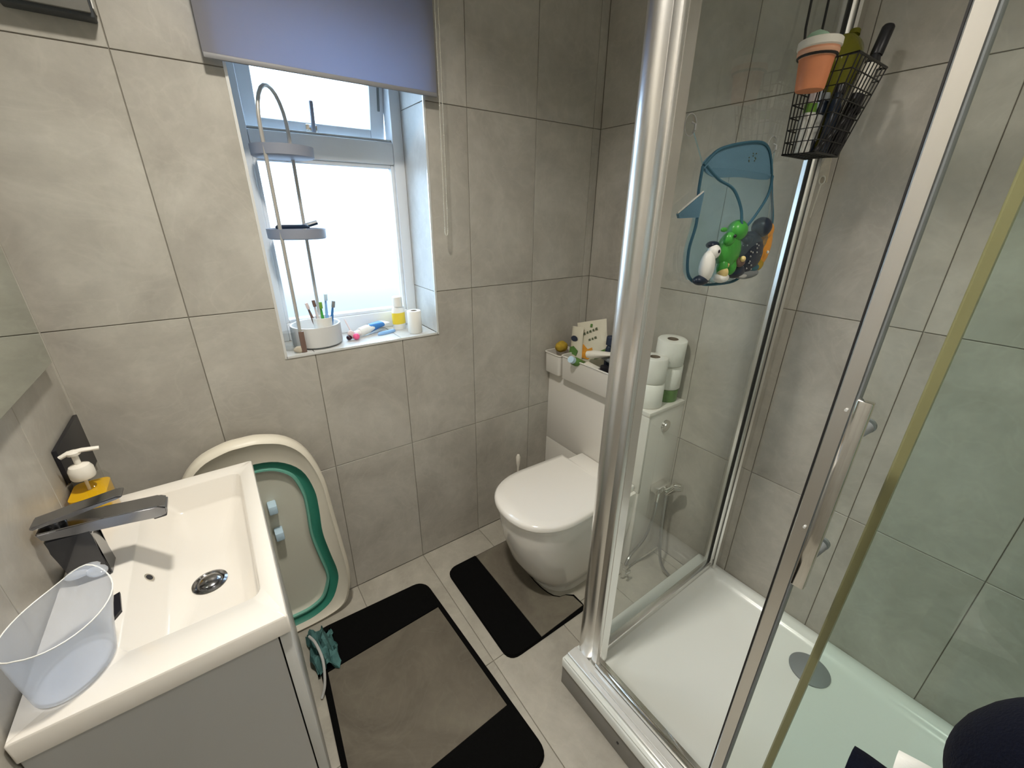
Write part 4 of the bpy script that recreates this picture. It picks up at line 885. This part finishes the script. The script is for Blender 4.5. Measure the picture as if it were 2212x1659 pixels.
for k, (dx_, dy_, tx, ty, h, m, hm, lb) in enumerate(((-0.012, 0.0, -0.22, 0.05, 0.135, 'brown', 'pinkw', 'brown toothbrush leaning left in the cup'), (-0.004, 0.006, -0.10, 0.05, 0.138, 'pinkw', 'brown', 'pale toothbrush next to the brown one in the cup'),
        (0.002, -0.004, 0.00, 0.10, 0.130, 'tgreen', 'lime', 'green toothbrush in the middle of the cup'), (0.010, 0.004, 0.08, 0.02, 0.155, 'lblue', 'paleblue', 'tall light blue toothbrush in the cup'), (0.014, -0.006, 0.20, -0.02, 0.135, 'blue', 'grey', 'blue toothbrush at the right of the cup'))):
    t = thing('toothbrush', lb, 'toothbrush', (cx+dx_, cy+dy_, SZL+0.020), (-ty, tx, 0), 'toothbrushes in the cup', local=True)
    g = G(); tube(g, [(0, 0, 0), (0, 0, 0.07), (0, 0, h-0.02), (0, 0, h)], [0.0045, 0.0055, 0.003, 0.004], 8); obj('brush_stem', g, M[m], t, local=True)
    g = G(); box(g, -0.005, 0.005, -0.010, -0.002, h-0.022, h, 0.0015); obj('bristles', g, M[hm], t, local=True)
g = G(); lathe(g, [(0.018, 0), (0.020, 0.002), (0.022, 0.062), (0.0205, 0.062), (0.0185, 0.004)], (0.532, 0.072, SZL), 24); tag(obj('glass_tumbler', g, M['clear'], None), 'small clear tumbler at the left end of the sill', 'tumbler')
g = G(); ball(g, (0.548, 0.028, SZL+0.011), 0.015, 0.011, 0.011, n=12, m=8)
for v in g.verts: v.co += (v.co-Vector((0.548, 0.028, SZL+0.011)))*0.25*noise.noise(v.co*90)
tag(obj('pebble', g, M['stonep'], None), 'small beige pebble at the front left corner of the sill', 'pebble')
# right part of the sill
t = thing('pink_dummy', 'pink toy with a thin stalk lying right of the organiser', 'toy', (0.742, 0.085, SZL))
g = G(); ball(g, (0.745, 0.070, SZL+0.013), 0.012, 0.012, 0.012); obj('knob', g, M['pink'], t)
g = G(); ball(g, (0.733, 0.085, SZL+0.018), 0.013, 0.006, 0.017, mx=Matrix.Rotation(R_(-30), 4, 'Y')); obj('shield', g, M['pinkw'], t)
g = G(); tube(g, [(0.733, 0.088, SZL+0.03), (0.722, 0.110, SZL+0.070)], 0.0028, 8); obj('stalk', g, M['pinkw'], t)
g = G(); ball(g, (0.722, 0.080, SZL+0.010), 0.010, 0.012, 0.009); obj('bead', g, M['plum'], t)
t = thing('toothpaste', 'white and blue toothpaste tube lying in the middle of the sill', 'toothpaste', (0.765, 0.10, SZL+0.018), (0, R_(84), R_(24)), local=True)
g = G(); loft(g, [oval(0, 0, 0.016, 0.014, 0), oval(0, 0, 0.017, 0.014, 0.03), oval(0, 0, 0.010, 0.022, 0.11), oval(0, 0, 0.002, 0.024, 0.13)]); obj('tube_body', g, M['white'], t, local=True)
g = G(); loft(g, [oval(0, 0, 0.0172, 0.0146, 0.045), oval(0, 0, 0.0150, 0.0185, 0.07), oval(0, 0, 0.0108, 0.0225, 0.105)], cap=(False, False)); obj('blue_print', g, M['blue'], t, local=True)
g = G(); lathe(g, [(0.011, 0.0), (0.011, -0.018), (0.009, -0.020)], n=16); obj('cap', g, M['white'], t, local=True)
g = G(); loft(g, [oval(0.865, 0.095, 0.040, 0.009, SZL, R_(18)), oval(0.865, 0.095, 0.041, 0.010, SZL+0.005, R_(18)), oval(0.865, 0.095, 0.036, 0.007, SZL+0.010, R_(18))]); tag(obj('blue_comb', g, M['lblue'], None), 'flat light blue comb lying in front of the toothpaste', 'comb')
t = bottle('sill_bottle', 'small white bottle with yellow label near the right end of the sill', 'bottle', (0.932, 0.135, SZL), (0, 0, R_(10)), [(0.024, 0), (0.026, 0.003), (0.026, 0.075), (0.017, 0.092)], M['white'], [(0.019, 0.090), (0.019, 0.125), (0.016, 0.128)], M['cream'], sy=0.7, lab=(0.0263, 0.022, 0.066), labm=M['yellow'])
t = thing('tissue_roll', 'small white paper roll standing at the right front of the sill', 'paper roll', (0.963, 0.052, SZL))
g = G(); lathe(g, [(0.012, 0.0), (0.0245, 0.0), (0.026, 0.002), (0.026, 0.083), (0.0245, 0.085), (0.012, 0.085), (0.0118, 0.04)], (0.963, 0.052, SZL), 28, cap=(False, False)); obj('paper', g, M['paper'], t)
g = G(); lathe(g, [(0.0118, 0.001), (0.0118, 0.084)], (0.963, 0.052, SZL), 20, cap=(True, False)); obj('core', g, M['card'], t)

# ---------------------------------------------------------------- ceiling lamps, laundry by the shower door
for i, ((lx, ly), pw) in enumerate(LAMPS):
    t = thing('ceiling_light', ('round white ceiling spotlight above the toilet side of the room', 'round white ceiling spotlight above the camera position')[i], 'ceiling light', (lx, ly, CEIL-0.01), group='ceiling spotlights')
    g = G(); lathe(g, [(0.085, 0), (0.083, -0.006), (0.068, -0.008), (0.066, -0.002)], (lx, ly, CEIL), 32, cap=(False, False)); obj('bezel', g, M['white'], t)
    g = G(); lathe(g, [(0.066, -0.003), (0.001, -0.003)], (lx, ly, CEIL), 32); obj('diffuser', g, M['lamp'], t)
t = thing('laundry_hamper', 'tall grey laundry hamper beside the shower door at the lower right edge', 'hamper', (0.86, -1.72, 0))
g = G(); loft(g, [rr3(0.74, 0.97, -1.92, -1.52, 0.04, 0.0), rr3(0.72, 0.99, -1.94, -1.50, 0.04, 0.78), rr3(0.73, 0.98, -1.93, -1.51, 0.035, 0.78), rr3(0.75, 0.96, -1.91, -1.53, 0.035, 0.02)]); obj('hamper_body', g, M['greyl'], t)
t = thing('navy_garment', 'dark navy fleece garment with a white band heaped at the lower right corner', 'clothing', (0.9, -1.6, 0.78))
g = G(); loft(g, [oval(0.86, -1.62, 0.10, 0.09, 0.782), oval(0.86, -1.62, 0.125, 0.125, 0.80), oval(0.87, -1.615, 0.12, 0.13, 0.85), oval(0.88, -1.61, 0.10, 0.11, 0.90)]); obj('garment_body', g, M['navy'], t)
g = G(); vs = ball(g, (0.905, -1.602, 0.965), 0.10, 0.112, 0.122, n=44, m=30)
for v in g.verts: v.co += (v.co-Vector((0.905, -1.602, 0.965)))*0.05*noise.noise(v.co*14)
obj('sleeve', g, M['navy'], t)
g = G(); tube(g, spline([(0.905, -1.56, 0.812), (0.905, -1.50, 0.808), (0.903, -1.455, 0.806), (0.902, -1.438, 0.803)], 6), 0.045, 14, ry=0.014); obj('cuff', g, M['navy'], t)
g = G(); tube(g, spline([(0.915, -1.60, 0.862), (0.912, -1.54, 0.852), (0.910, -1.50, 0.842), (0.908, -1.474, 0.834)], 6), 0.055, 16, ry=0.010); obj('white_band', g, M['paper'], t)
g = G(); tube(g, spline([(0.872, -1.485, 0.850), (0.872, -1.53, 0.862), (0.872, -1.58, 0.872)], 6), 0.0022, 6); obj('grey_stripe', g, M['grey'], t)
obj_w = None

for o in list(bpy.data.objects):
    if o.type == 'MESH' and o.parent is None and o.get('kind') is None and 'label' not in o: print('UNTAGGED', o.name)
